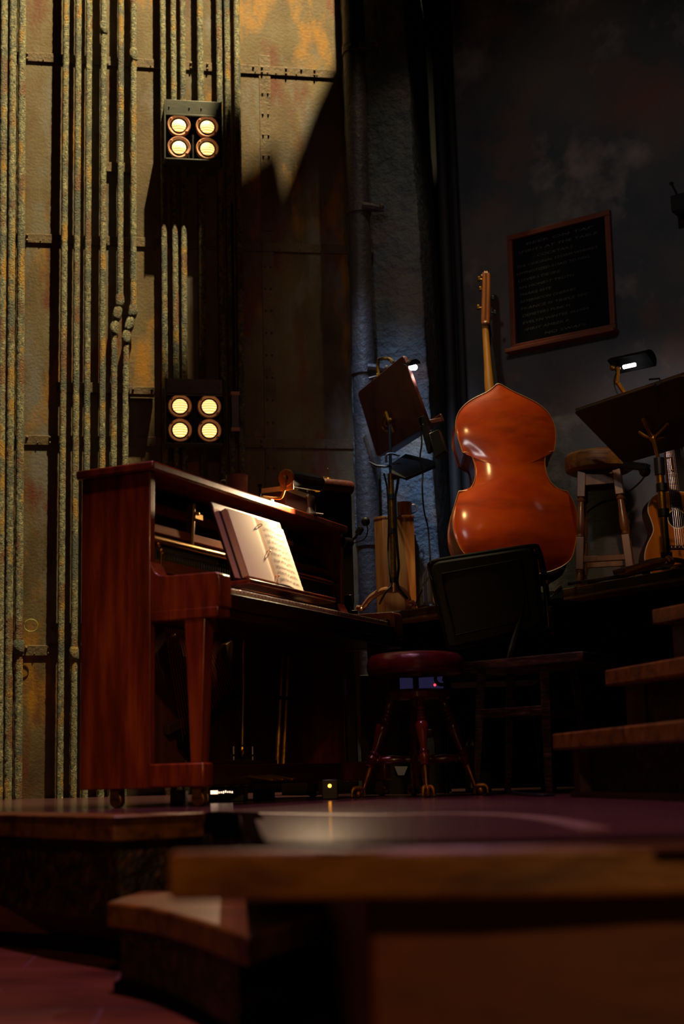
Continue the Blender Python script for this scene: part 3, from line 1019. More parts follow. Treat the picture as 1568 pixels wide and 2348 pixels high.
# soundboard, plate, strings and trapwork below the keybed
pt('soundboard', MB().box((0.035, 0.2, 0.09), (PLEN - 0.035, 0.215, 0.95)), 'soundboard')
pl_ = MB()
pl_.bar((0.42, 0.185, 0.6), (0.66, 0.185, 0.22), 0.03, 0.02, (0, 1, 0))
pl_.bar((0.80, 0.185, 0.6), (0.98, 0.185, 0.12), 0.055, 0.03, (0, 1, 0))
pl_.bar((0.38, 0.185, 0.26), (0.86, 0.185, 0.40), 0.035, 0.025, (0, 1, 0))
pl_.bar((0.36, 0.185, 0.12), (1.42, 0.185, 0.13), 0.03, 0.05, (0, 1, 0))
pl_.bar((0.06, 0.185, 0.62), (0.06, 0.185, 0.12), 0.03, 0.03, (0, 1, 0))
pt('iron_frame', pl_, 'iron_plate', 0.003)
pt('bass_bridge', MB().bar((0.45, 0.17, 0.215), (0.86, 0.17, 0.42), 0.03, 0.03, (0, 1, 0)), 'ebony', 0.003)
mb = MB()
for i in range(24):
    x = 0.36 + i * 0.014
    mb.tube([(x - 0.02 - 0.0 * i, 0.165, 0.62), (0.46 + i * 0.0165, 0.165, 0.225 + i * 0.0082)], 0.0016, 5)
o = pt('bass_strings', mb, 'copper_string')
mb = MB()
for i in range(26):
    x = 0.78 + i * 0.011
    mb.tube([(x, 0.15, 0.165 + i * 0.0085), (x + 0.008, 0.135, 0.177 + i * 0.0085)], 0.0022, 5)
pt('hitch_pins', mb, 'steel')
pt('sustain_rod', MB().tube([(0.727, 0.06, 0.60), (0.70, 0.06, 0.165)], 0.0052, 8).ball((0.7015, 0.06, 0.185), 0.011, 10, (1, 1, 2.2)), 'brass')
for dx in (0, 0.05):
    pt('pipe_tube', MB().tube([(1.045 + dx, 0.07, 0.56), (0.985 + dx, 0.07, 0.12)], 0.011, 10), 'brass_old')
pt('tube_clip', MB().box((1.0, 0.055, 0.385), (1.10, 0.085, 0.398)), 'black_metal', 0.002)
pt('trap_lever', MB().box((0.25, 0.02, 0.135), (0.9, 0.05, 0.15)), 'mahogany_dark', 0.003)
for dx in (-0.11, 0.03):
    pt('trap_spring', MB().tube([(0.73 + dx, 0.05, 0.15), (0.73 + dx, 0.05, 0.2)], 0.003, 6).box((0.715 + dx, 0.047, 0.165), (0.745 + dx, 0.053, 0.171)), 'steel')
for i in range(3):
    x = 0.64 + i * 0.075
    pt('pedal', MB().bar((x, 0.0, 0.092), (x, -0.11, 0.075), 0.028, 0.010, (0, 0, 1), 0.04, 0.010), 'brass_old', 0.003)

# music desk, part of the piano
Z0, Z1 = 0.765, 1.055
Y0, Y1 = -0.135, -0.035
dslope = (Y1 - Y0) / (Z1 - Z0)


def dk(x, s, o=0.0):
    """point on the music desk face: s = 0 at the shelf, 1 at the top, o = towards the player"""
    n = V((0, -(Z1 - Z0), (Y1 - Y0))).normalized()
    return V((x, Y0 + (Y1 - Y0) * s, Z0 + (Z1 - Z0) * s)) + n * o


def dslab(x0, x1, s0, s1, o0, o1):
    q = [dk(x0, s0, o0), dk(x1, s0, o0), dk(x1, s1, o0), dk(x0, s1, o0)]
    return MB().slab(q, dk(0, 0, o1) - dk(0, 0, o0))


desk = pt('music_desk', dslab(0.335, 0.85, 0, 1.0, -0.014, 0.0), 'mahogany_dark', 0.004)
pt('desk_shelf', MB().prism([(0.285, -0.215), (0.305, -0.185), (0.31, -0.12), (0.99, -0.12), (0.985, -0.185), (0.96, -0.215)], 0.742, 0.758), 'mahogany', 0.003, desk)

# the music: folder behind, open binder in front (each rests on the desk)
o = dslab(0.325, 0.50, 0.02, 0.90, 0.002, 0.005).build('card_folder', 'folder', None)
o.data.transform(PM)
recenter(tag(o, 'plain tan card folder behind the open music binder, at its left', 'folder'))
binder = thing('music_binder', 'open ring binder of sheet music glowing under the lamp on the piano', 'sheet music', PM @ dk(0.6, 0.02, 0.01), PA)


def bslab(*a):
    m = dslab(*a)
    m.v = [PM @ p for p in m.v]
    return m


bslab(0.357, 0.833, 0.015, 0.885, 0.0055, 0.008).build('cover', 'black_vinyl', binder, 0.001, True)
q = [dk(0.368, 0.025, 0.009), dk(0.602, 0.025, 0.009), dk(0.602, 0.885, 0.009), dk(0.368, 0.885, 0.009)]
ps = MB().slab([PM @ p for p in q], PM.to_3x3() @ (dk(0, 0, 0.020) - dk(0, 0, 0.0)))
ps.build('left_page_block', 'paper_edge', binder, 0, True)
mb = MB()
lp = [(0.3795 + 0.2225 * i / 8, 0.0315 - 0.0035 * (abs(i - 3) / 5) ** 2 - (0.006 if i == 8 else 0)) for i in range(9)]
vs = []
for x, o_ in lp:
    for s in (0.022, 0.888):
        vs.append(PM @ dk(x, s, o_))
mb.add(vs, [(2 * i, 2 * i + 2, 2 * i + 3, 2 * i + 1) for i in range(8)])
lf = mb.build('left_page', 'paper', binder, 0, True)
mb = MB()
rpv = [(0.602 + 0.222 * i / 8, 0.0255 + 0.006 * math.sin(PI * min(1, i / 5)) - 0.0015 * i) for i in range(9)]


def rpo(x):
    for (xa, oa), (xb, ob) in zip(rpv[:-1], rpv[1:]):
        if xa <= x <= xb + 1e-6:
            return oa + (ob - oa) * (x - xa) / (xb - xa)
    return rpv[-1][1]


vs = []
for i, (x, o_) in enumerate(rpv):
    for s in (0.022, 0.875 + 0.010 * math.sin(i * 0.5)):
        vs.append(PM @ dk(x, s, o_))
mb.add(vs, [(2 * i, 2 * i + 2, 2 * i + 3, 2 * i + 1) for i in range(8)])
rpg = mb.build('right_page', 'paper', binder, 0, True)
mb = MB()
for k in range(9):
    s = 0.77 - k * 0.083
    for j in range(5):
        ss = s - j * 0.0082
        xs = [0.622 + 0.18 * i / 6 for i in range(7)]
        for xa, xb in zip(xs[:-1], xs[1:]):
            mb.add([PM @ dk(xa, ss, rpo(xa) + 0.0006), PM @ dk(xb, ss, rpo(xb) + 0.0006), PM @ dk(xb, ss + 0.0016, rpo(xb) + 0.0006), PM @ dk(xa, ss + 0.0016, rpo(xa) + 0.0006)], [(0, 1, 2, 3)])
    rg = random.Random(k)
    for j in range(13):
        x = 0.632 + j * 0.0128 + rg.uniform(-0.003, 0.003)
        ss = s - rg.uniform(0.0, 0.034)
        a = 0.0024
        mb.add([PM @ dk(x - a, ss, rpo(x) + .0008), PM @ dk(x + a, ss, rpo(x) + .0008), PM @ dk(x + a, ss + 0.008, rpo(x) + .0008), PM @ dk(x - a, ss + 0.008, rpo(x) + .0008)], [(0, 1, 2, 3)])
        mb.add([PM @ dk(x + a - .0006, ss, rpo(x) + .0008), PM @ dk(x + a + .0004, ss, rpo(x) + .0008), PM @ dk(x + a + .0004, ss + 0.03, rpo(x) + .0008), PM @ dk(x + a - .0006, ss + 0.03, rpo(x) + .0008)], [(0, 1, 2, 3)])
for x0, x1 in ((0.66, 0.75),):
    mb.add([PM @ dk(x0, .835, rpo(x0) + .0006), PM @ dk(x1, .835, rpo(x1) + .0006), PM @ dk(x1, .845, rpo(x1) + .0006), PM @ dk(x0, .845, rpo(x0) + .0006)], [(0, 1, 2, 3)])
mb.build('notation', 'ink', rpg, 0, True)
for s in (0.79, 0.44, 0.11):
    pts = [PM @ dk(0.602 + 0.012 * math.cos(a), s, 0.024 + 0.014 * math.sin(a)) for a in [PI * i / 8 for i in range(9)]]
    MB().tube(pts, 0.0016, 6).build('ring', 'brass', binder, 0, True)

# ------------------------------------------------------------------ things on the piano lid
LZ = 1.14


def mug(px, py, y, R, Hh, label, mat, base=None, hdir=(-1, -0.2), name='tin_mug'):
    if base is None:
        q = pl(px, py, y)
        base = PM @ V((q.x, y, LZ))
    t = thing(name, label, 'mug', base)
    MB().lathe([(0, 0.003), (R * 0.97, 0.0), (R, 0.004), (R, Hh), (R * 1.03, Hh + 0.002), (R * 1.03, Hh + 0.004), (R * 0.95, Hh + 0.002), (R * 0.95, 0.006), (0, 0.006)], 28).build('cup', mat, t)
    h = V((hdir[0], hdir[1], 0)).normalized()
    pts = [h * (R * 0.98) + V((0, 0, Hh * 0.85)), h * (R + 0.018) + V((0, 0, Hh * 0.86)), h * (R + 0.026) + V((0, 0, Hh * 0.62)), h * (R + 0.02) + V((0, 0, Hh * 0.36)), h * (R * 0.98) + V((0, 0, Hh * 0.24))]
    MB().tube(cat_rom(pts, 5), 0.0035, 8).build('handle', mat, t)
    return t


q = pl(543, 1118, 0.10)
zt = pl(543, 1093, 0.10).z
mug(543, 1118, 0.10, 0.042, zt - LZ, 'pinkish tin mug standing near the middle of the piano lid', 'tin', hdir=(-1, 0.15))

# piano lamp: tube shade held above the lid on a bent brass arm
LY = -0.03
e0 = pl(657, 1096, LY)
e1 = pl(727, 1109, LY)
base = PM @ V((e0.x - 0.09, 0.03, LZ))
lamp = thing('piano_lamp', 'piano lamp with a tubular shade and brass arm on the lid', 'lamp', base, PA)
e0w, e1w = PM @ e0, PM @ e1
LI = TM[lamp].inverted()
a0 = LI @ e0w
a1 = LI @ e1w
ax = (a1 - a0).normalized()
RS = 0.034
# half-open shade: arc from behind over the top to the front
u = V((0, -1, 0))
wv_ = ax.cross(u).normalized()
u = wv_.cross(ax)
if wv_.z < 0:
    wv_ = -wv_
vs = []
k = 14
for p in (a0, a1):
    for rr in (RS, RS - 0.003):
        for i in range(k + 1):
            an = math.radians(-70 + 320 * i / k) 
            vs.append(p + (u * math.cos(an) + wv_ * math.sin(an)) * rr)
n1 = k + 1
fs = []
for i in range(k):
    fs += [(i, i + 1, 2 * n1 + i + 1, 2 * n1 + i), (n1 + i, n1 + i + 1, 3 * n1 + i + 1, 3 * n1 + i)]
    fs += [(i, i + 1, n1 + i + 1, n1 + i), (2 * n1 + i, 2 * n1 + i + 1, 3 * n1 + i + 1, 3 * n1 + i)]
fs += [(0, n1, 3 * n1, 2 * n1), (k, n1 + k, 3 * n1 + k, 2 * n1 + k)]
MB().add(vs, fs).build('lamp_shade', 'black_metal', lamp)
X0 = Matrix.Translation(a0) @ (-ax).to_track_quat('Z', 'Y').to_matrix().to_4x4()
cap = MB().lathe([(0.012, 0.0), (RS + 0.001, 0.0), (RS + 0.001, 0.005), (RS * 0.92, 0.008), (0.012, 0.008)], 24, X0)
ec = cap.build('end_cap', 'brass_matte', lamp)
tongue = MB().slab([a0 - u * (-0.028) - wv_ * 0.0, a0 + u * (-0.028), a0 + u * (-0.032) - wv_ * 0.05, a0 + u * 0.030 - wv_ * 0.05], -ax * 0.004)
tongue.build('cap_plate', 'brass_matte', ec, 0.002)
MB().lathe([(0.0, 0.0075), (0.011, 0.0085), (0.012, 0.006)], 12, X0).build('cap_hole', 'black_metal', ec)
X1 = Matrix.Translation(a1) @ ax.to_track_quat('Z', 'Y').to_matrix().to_4x4()
MB().lathe([(0.0, 0.009), (RS * 0.9, 0.008), (RS + 0.001, 0.005), (RS + 0.001, 0.0), (0, 0)], 24, X1).build('end_cap', 'brass_old', lamp)
MB().tube([a0 + ax * 0.02, a1 - ax * 0.02], 0.009, 12).build('lamp_tube', 'bulb_warm', lamp)
kn = [V((0, 0, 0.022)), V((0.06, -0.03, 0.022)), V((0.075, -0.045, 0.03)), a0 + V((-0.02, -0.005, -0.03)), a0 + V((-0.015, 0, 0.002)), a0 + V((-0.004, 0, 0))]
MB().tube(cat_rom(kn, 5), 0.0055, 8).build('arm', 'brass_matte', lamp)
MB().lathe([(0.045, 0), (0.045, 0.006), (0.02, 0.014), (0.008, 0.022), (0, 0.024)], 20).build('base', 'brass_old', lamp)
sc = MB().tube([(-0.02, 0.0, 0.02), (-0.02, 0, 0.06)], 0.004, 8).ball((-0.02, 0, 0.062), 0.01, 8)
sc.build('switch_stem', 'black_metal', lamp)
spot('piano_lamp_light', e0w.lerp(e1w, 0.45) + V((0, 0, -0.035)) + RP3 @ V((0, -0.045, 0)), PM @ dk(0.60, 0.30, 0.0), 62, (1, 0.70, 0.40), 82, 0.5, 0.014)

# box on the lid; its white slab stands for the lamp shade's lit inside
q0 = pl(642, 1187, 0.04)
q1 = pl(700, 1190, 0.04)
t = thing('document_box', 'low reddish box topped by a white strip standing in for the lit lamp shade', 'box', PM @ V(((q0.x + q1.x) / 2, 0.06, LZ)), PA)
bw = abs(pl(705, 1160, 0.04).x - pl(643, 1150, 0.04).x)
zt = max(0.05, pl(652, 1126, 0.02).z - LZ)
MB().box((-bw / 2, -0.05, 0), (bw / 2, 0.07, zt)).build('carton', 'paper_box', t, 0.003)
MB().box((-bw / 2 + 0.004, -0.048, zt), (bw / 2 - 0.006, 0.06, zt + 0.02)).build('lit_strip', 'paper', t)

# pewter candlestick
q = pl(714, 1172, -0.0)
t = thing('candlestick', 'small pewter candlestick on the lid in front of the tall cabinet', 'candlestick', PM @ V((q.x, 0.012, LZ)))
Hc = pl(714, 1122, 0.0).z - LZ
s_ = Hc / 0.10
MB().lathe([(0.034 * s_, 0), (0.034 * s_, 0.004 * s_), (0.02 * s_, 0.016 * s_), (0.011 * s_, 0.03 * s_), (0.014 * s_, 0.045 * s_), (0.018 * s_, 0.055 * s_), (0.024 * s_, 0.066 * s_), (0.024 * s_, 0.070 * s_),
            (0.014 * s_, 0.078 * s_), (0.006 * s_, 0.082 * s_), (0.005 * s_, 0.092 * s_), (0.007 * s_, 0.095 * s_), (0, 0.10 * s_)], 20).build('stem', 'pewter', t)
MB().tube([(0.02, 0.0, 0.012), (0.06, -0.012, 0.003)], 0.003, 6).build('handle', 'pewter', t)

# tall dark cabinet behind the right end of the piano
cl = PY(722, 1300, 6.46)
cr_ = PY(810, 1300, 6.58)
t = thing('tall_cabinet', 'dark wooden cabinet with a rolled leather-like top edge behind the piano', 'cabinet', V((cl.x, cl.y, 0)), math.atan2(cr_.y - cl.y, cr_.x - cl.x))
CW = (V((cr_.x, cr_.y, 0)) - V((cl.x, cl.y, 0))).length
zc = PY(770, 1097, 6.52).z
rr = 0.034
MB().box((0, 0, 0), (CW, 0.34, zc - rr)).build('carcass', 'cabinet', t, 0.005)
MB().box((-0.0, -0.012, zc - 0.6), (CW * 0.97, 0, zc - 0.08)).build('front_panel', 'cabinet', t, 0.004)
ro = MB().tube([(-0.012, 0.01, zc - rr), (0.0, 0.01, zc - rr), (CW - 0.02, 0.01, zc - rr), (CW + 0.004, 0.01, zc - rr), (CW + 0.012, 0.01, zc - rr)], [rr * .9, rr, rr, rr * 0.95, rr * .6], 20).build('rolled_edge', 'cabinet_roll', t)
MB().lathe([(0, 0), (rr * 0.8, 0), (rr * 0.8, 0.004), (0, 0.006)], 18, Matrix.Translation((-0.012, 0.01, zc - rr)) @ Matrix.Rotation(-PI / 2, 4, 'Y')).build('roll_disc', 'crate_wood', ro)
fx = CW * 0.48
fn = MB().lathe([(0.018, 0), (0.018, 0.01), (0.006, 0.014), (0.004, 0.02), (0.0035, 0.06), (0, 0.062)], 12, Matrix.Translation((fx, 0.03, zc - 0.006)))
fn.bar((fx - 0.03, 0.03, zc + 0.006), (fx + 0.03, 0.03, zc + 0.006), 0.012, 0.008)
fn.build('finial', 'brass', t, 0.002)

# microphone on the piano's right end
ps = [PY(800, 1245, 5.96), PY(815, 1232, 5.95), PY(828, 1210, 5.93), PY(838, 1196, 5.93)]
mic = thing('clip_microphone', 'small black clip microphone at the piano right end before the big pipe', 'microphone', ps[0])
MB().tube([ps[0], ps[1], ps[2]], 0.006, 8).build('gooseneck', 'black_metal', mic, world=True)
MB().tube([ps[1].lerp(ps[2], 0.4), ps[2]], 0.015, 12).build('body', 'steel_dark', mic, world=True)
MB().ball(ps[3], 0.02, 12).build('foam_tip', 'rubber', mic, world=True)
MB().tube(cat_rom([ps[3], PY(843, 1215, 5.93), PY(836, 1235, 5.94), PY(815, 1244, 5.95), PY(800, 1247, 5.96)], 5), 0.003, 6).build('lead', 'rubber', mic, world=True)
MB().tube([PY(784, 1243, 5.9), PY(802, 1245, 5.96)], 0.022, 14).build('clamp', 'black_plastic', mic, 0.003, world=True)

# black case with yellow trim at the end of the piano
p0 = PY(766, 1400, 6.18)
t = thing('black_case', 'small black case with yellow corner trim beyond the piano keyboard', 'case', p0)
wv2 = PY(808, 1400, 6.18).x - p0.x
hv = PY(766, 1364, 6.18).z - p0.z
MB().box((0, 0, 0), (wv2, 0.13, hv)).build('body', 'black_plastic', t, 0.004)
MB().box((0.0, -0.002, hv - 0.003), (wv2 * 0.38, 0.003, hv + 0.002)).box((wv2 * 0.55, -0.002, hv - 0.003), (wv2 * 0.85, 0.003, hv + 0.002)).build('trim', 'yellow', t)
q0 = V((p0.x - 0.05, p0.y - 0.05, 0))
ca = thing('case_stand', 'black equipment stand under the case beyond the piano', 'stand', V((p0.x + wv2 / 2, p0.y + 0.07, 0)))
MB().cbox((0, 0, (p0.z - 0.02) / 2), (0.09, 0.09, p0.z - 0.04)).build('column', 'black_plastic', ca, 0.003)
MB().cbox((0, 0, p0.z - 0.012), (0.13, 0.14, 0.024)).build('shelf', 'black_plastic', ca, 0.003)

# ------------------------------------------------------------------ double bass
BN = V((0.06, -0.98, 0.20)).normalized()     # normal of its back, towards the viewer
BP = PY(1165, 1100, 7.15)
outl = [(1143, 879), (1150, 881), (1156.5, 885.5), (1181.5, 899), (1209.6, 912), (1235, 926), (1255.5, 944), (1268, 964.6), (1274, 987.5), (1274.5, 1010), (1271, 1035.5), 'c',
        (1257.5, 1036.5), (1251, 1046), (1249.5, 1061.5), (1252.5, 1082), (1258.5, 1099), (1268, 1112), (1283.6, 1122.5), (1301.4, 1127), 'c',
        (1311, 1142), (1319, 1160), (1323, 1182), (1323.5, 1215), (1320, 1248), (1312, 1279), (1296, 1296), (1273, 1308), (1250, 1315), (1222, 1318.5), (1184, 1316), (1133, 1303), (1095, 1289), (1064, 1271),
        (1049, 1248), (1040.5, 1225), (1037, 1199), (1039, 1171), (1044.5, 1148), (1051, 1127), 'c',
        (1068, 1125), (1081, 1116), (1088.2, 1098), (1089.3, 1079), (1086, 1059), (1079.5, 1044.5), (1070, 1037.5), (1060, 1038), 'c',
        (1052.7, 1015.6), (1045.5, 992.6), (1043.8, 972), (1047, 954), (1056.5, 936.5), (1074, 920), (1095, 908), (1115, 898.5), (1130.5, 887.5), (1137, 881)]
segs, cur = [], []
for q in outl:
    if q == 'c':
        segs.append(cur)
        cur = [cur[-1]]
    else:
        cur.append(q)
cur.append(outl[0])
segs.append(cur)
op = []
for s_ in segs:
    pts = [PP(a, c, BP, BN) for a, c in s_]
    op += cat_rom(pts, 3)[:-1]
cen = PP(1170, 1090, BP, BN)
NO = len(op)
footz = ZP
bass = thing('double_bass', 'amber-brown double bass seen from the back, leaning in the corner', 'double bass', V((cen.x + 0.1, cen.y + 0.1, ZP)))


def ringpts(s, h):
    """shrunk outline ring pushed h along the back normal"""
    return [cen + (p - cen) * s + BN * h for p in op]


bsmp = []
for j in range(NO):
    a, b_ = op[j], op[(j + 1) % NO]
    k = max(1, int((b_ - a).length / 0.006))
    bsmp += [(a.lerp(b_, (q + 0.5) / k), (b_ - a).length / k) for q in range(k)]


def edge_dist(p):
    """smooth distance to the outline, without creases"""
    return math.sqrt(2.0 / sum(l_ / max((p - s_).length, 0.004) ** 3 for s_, l_ in bsmp))


def arched():
    mb = MB()
    vs, fs = [], []
    lev = [(0.955, -0.008), (0.998, -0.006), (1.0, 0.0), (0.992, 0.0012)] + [(s, None) for s in (0.975, 0.95, 0.92, 0.88, 0.83, 0.77, 0.70, 0.62, 0.53, 0.43, 0.32, 0.20, 0.09)]
    for s, h in lev:
        for p in op:
            q = cen + (p - cen) * s
            hh_ = h if h is not None else 0.07 * (1 - math.exp(-max(0, edge_dist(q) - 0.004) / 0.19))
            vs.append(q + BN * hh_)
    L = len(lev)
    # smooth the heights of the arched part
    hs_ = [[(vs[i * NO + j] - cen).dot(BN) for j in range(NO)] for i in range(L)]
    for _ in range(10):
        for i in range(5, L - 1):
            row = hs_[i]
            hs_[i] = [0.4 * row[j] + 0.2 * (row[j - 1] + row[(j + 1) % NO]) + 0.1 * (hs_[i - 1][j] + hs_[i + 1][j]) for j in range(NO)]
    for i in range(5, L):
        for j in range(NO):
            p = vs[i * NO + j]
            vs[i * NO + j] = p + BN * (hs_[i][j] - (p - cen).dot(BN))
    for i in range(L - 1):
        for j in range(NO):
            j2 = (j + 1) % NO
            fs.append((i * NO + j, i * NO + j2, (i + 1) * NO + j2, (i + 1) * NO + j))
    vs.append(cen + BN * (sum(hs_[-1]) / NO))
    for j in range(NO):
        fs.append(((L - 1) * NO + j, (L - 1) * NO + (j + 1) % NO, len(vs) - 1))
    return mb.add(vs, fs)


bk_ = arched().build('back', 'bass_back', bass, world=True, ang=60)
MB().tube([p + BN * 0.0015 for p in ringpts(0.994, 0)], 0.0028, 6, closed=True).build('binding', 'binding', bk_, world=True)
# ribs taper towards the neck
zt_, zb_ = max(p.z for p in op), min(p.z for p in op)


def depth(p):
    return 0.15 + 0.06 * min(1, max(0, (zt_ - p.z) / (zt_ - zb_) * 1.6))


mb = MB()
ri = ringpts(0.965, -0.004)
n_ = len(ri)
vs = list(ri) + [p - BN * depth(p) for p in ri]
mb.add(vs, [(j, (j + 1) % n_, n_ + (j + 1) % n_, n_ + j) for j in range(n_)])
mb.build('ribs', 'bass_rib', bass, world=True, ang=40)
ro_ = ringpts(1.0, 0)
fr_ = [p - BN * depth(p) for p in ro_]
mb = MB()
c2 = cen - BN * 0.25
vs = list(fr_) + [p - BN * 0.008 for p in fr_] + [c2]
mb.add(vs, [(j, (j + 1) % n_, n_ + (j + 1) % n_, n_ + j) for j in range(n_)] + [(n_ + j, n_ + (j + 1) % n_, 2 * n_) for j in range(n_)] +
       [((j + 1) % n_, j, 2 * n_) for j in range(0)])
mb.build('top_plate', 'bass_rib', bass, world=True, ang=60)
# neck, pegbox and scroll
nb = -BN
n0 = PP(1124, 905, BP + nb * 0.10, BN)
n1 = PP(1121, 880, BP + nb * 0.105, BN)
n2 = PP(1112.5, 751, BP + nb * 0.14, BN)
pts = [n0.lerp(n1, 0.0), n1, n1.lerp(n2, 0.3), n1.lerp(n2, 0.7), n2, PP(1112, 738, BP + nb * 0.14, BN)]
MB().tube(pts, [0.028, 0.026, 0.0215, 0.0195, 0.019, 0.021], 16).build('neck', 'bass_neck', bass, world=True, ang=60)
fb0 = PP(1130, 880, BP + nb * 0.16, BN)
fb1 = PP(1115, 742, BP + nb * 0.165, BN)
MB().bar(fb0 + (fb0 - fb1) * 0.6, fb1, 0.07, 0.02, BN, 0.042, 0.016).build('fingerboard', 'ebony', bass, 0.004, world=True)
g = [(1113, 742), (1113.5, 728), (1114, 705), (1114.5, 680), (1115, 655), (1115, 640), (1115, 628)]
gp = [PP(a, c, BP + nb * (0.135 - 0.0 * i), BN) for i, (a, c) in enumerate(g)]
pb = MB()
wid = [0.026, 0.030, 0.028, 0.026, 0.024, 0.024, 0.021]
for sgn in (-1, 1):
    off_ = V((1, 0.1, 0)).normalized() * (0.0115 * sgn)
    pb.tube([p + off_ for p in gp], [w_ * 0.52 for w_ in wid], 12)
pgb = pb.build('pegbox', 'bass_scroll', bass, world=True, ang=60)
MB().ball(gp[0] + V((0, -0.012, -0.004)), 0.019, 12, (1.2, 0.8, 0.8)).build('pegbox_chin', 'bass_scroll', pgb, world=True)
sc_ = MB()
cs = gp[-1] + nb * 0.03
for sgn in (-1, 1):
    for k, (r_, t_) in enumerate(((0.034, 0.012), (0.024, 0.020), (0.014, 0.027))):
        X = Matrix.Translation(cs) @ Matrix.Rotation(sgn * PI / 2, 4, 'Y')
        sc_.lathe([(r_ * 0.9, 0.0), (r_, 0.003), (r_, t_ - 0.003), (r_ * 0.85, t_), (0, t_)], 20, X)
sc_.build('scroll', 'bass_scroll', bass, world=True)
for (a, c, s_) in ((1098, 640, -1), (1101, 663, -1), (1096, 705, -1), (1130, 684, 1), (1134, 717, 1)):
    p1 = PP(a, c, BP + nb * 0.15, BN)
    p0 = PP(1114, c + 2, BP + nb * 0.15, BN)
    tn = MB().tube([p0, p1], 0.0045, 8)
    tn.cbox(p1, (0.012, 0.03, 0.022))
    tn.build('tuner', 'brass_old' if s_ < 0 else 'steel_dark', bass, 0.003, world=True)
ep = PP(1215, 1313, BP + nb * 0.08, BN)
MB().tube([ep, V((ep.x + 0.005, ep.y - 0.01, ZP + 0.012))], 0.006, 8).ball((ep.x + 0.005, ep.y - 0.01, ZP + 0.012), 0.012, 8).build('end_pin', 'steel_dark', bass, world=True)

# ------------------------------------------------------------------ music stands
def clip_lamp_head(mb, p0, p1, r, down, n=12):
    """half-round lamp shade along p0 -> p1, open towards `down`"""
    ax_ = (p1 - p0).normalized()
    dn = (down - ax_ * down.dot(ax_)).normalized()
    sd = ax_.cross(dn)
    vs, k = [], n
    for p in (p0, p1):
        for r_ in (r, r * 0.93):
            for i in range(k + 1):
                an = PI * i / k
                vs.append(p + sd * (math.cos(an) * r_) - dn * (math.sin(an) * r_) + dn * (0.0))
    m1 = k + 1
    fs = []
    for i in range(k):
        fs += [(i, i + 1, 2 * m1 + i + 1, 2 * m1 + i), (m1 + i, m1 + i + 1, 3 * m1 + i + 1, 3 * m1 + i),
               (i, i + 1, m1 + i + 1, m1 + i), (2 * m1 + i, 2 * m1 + i + 1, 3 * m1 + i + 1, 3 * m1 + i)]
    fs += [(0, m1, 3 * m1, 2 * m1), (k, m1 + k, 3 * m1 + k, 2 * m1 + k)]
    mb.add(vs, fs)
    mb.add(vs[0:m1] + [p0], [(i, i + 1, m1) for i in range(k)])
    mb.add(vs[2 * m1:3 * m1] + [p1], [(i, i + 1, m1) for i in range(k)])
    return mb


# left stand
YL = 7.62
base = PZ(903, 1392, ZP)
PBx, PBy = base.x, base.y
ps_top = PY(893, 985, PBy)
pole_x = PY(899, 1200, PBy).x
st1 = thing('music_stand', 'wooden music stand on a brass pole with paw feet, left of the double bass', 'music stand', V((pole_x, PBy, ZP)))
dy = PBy - 0.02
tl, tr, br, bl = PY(819, 900, dy + 0.24), PY(924, 814, dy - 0.28), PY(981, 973, dy - 0.26), PY(864, 1049, dy + 0.26)
qn = (tr - tl).cross(bl - tl).normalized()
if qn.x < 0:
    qn = -qn


def rounded(q, f=0.05):
    out = []
    for i in range(4):
        a, b_, c = V(q[i - 1]), V(q[i]), V(q[(i + 1) % 4])
        for t_ in (0.0, 0.5, 1.0):
            pa = b_.lerp(a, f)
            pc_ = b_.lerp(c, f)
            out.append(pa.lerp(b_, t_).lerp(b_.lerp(pc_, t_), t_))
    return out


dk1 = MB().slab(rounded([tl, tr, br, bl]), qn * 0.02).build('desk', 'desk_wood', st1, 0.003, world=True)
MB().slab([bl + qn * 0.02, br + qn * 0.02, br + qn * 0.02 + (tr - br) * 0.06, bl + qn * 0.02 + (tl - bl) * 0.06], qn * 0.075).build('ledge', 'desk_wood', st1, 0.003, world=True)
MB().slab([bl + qn * 0.095, br + qn * 0.095, br + qn * 0.095 + (tr - br) * 0.11, bl + qn * 0.095 + (tl - bl) * 0.11], qn * 0.012).build('lip', 'desk_wood', st1, 0.003, world=True)
MB().tube([V((pole_x, PBy, ZP + 0.10)), V((pole_x, PBy, ps_top.z - 0.25))], 0.017, 14).build('pole', 'brass_old', st1, world=True)
MB().tube([V((pole_x, PBy, ps_top.z - 0.3)), V((ps_top.x, PBy - 0.03, ps_top.z + 0.02))], 0.009, 10).build('inner_rod', 'steel_dark', st1, world=True)
for py in (1140, 1218, 1330):
    z = PY(900, py, PBy).z
    MB().tube([(pole_x, PBy, z + 0.014), (pole_x, PBy, z - 0.014)], 0.024, 12).build('velcro_band', 'rubber', st1, world=True)
# quadrant hinge on the back of the desk
hc = PP(896, 967, tl, qn) - qn * 0.012
eu = (br - tr).normalized()
ev = (tl - tr).normalized()
pts = []
for i in range(13):
    an = PI * i / 12
    pts.append(hc + eu * (math.cos(an) * 0.046) * -1 + ev * (math.sin(an) * 0.085))
h_ = MB().tube(pts, 0.0055, 6)
h_.bar(hc - eu * 0.062, hc + eu * 0.062, 0.010, 0.014, qn)
h_.tube([hc + ev * 0.006 + eu * (math.cos(PI * i / 8) * 0.02) + ev * (math.sin(PI * i / 8) * 0.04) for i in range(9)], 0.006, 6)
h_.ball(hc - ev * 0.02 - eu * 0.005, 0.012, 8)
h_.build('quadrant_hinge', 'brass_old', st1, world=True)
top_ = V((pole_x, PBy, ZP + 0.10))
MB().tube([top_ + V((0, 0, 0.03)), top_ + V((0, 0, -0.02))], [0.024, 0.03], 14).build('hub', 'copper', st1, world=True)
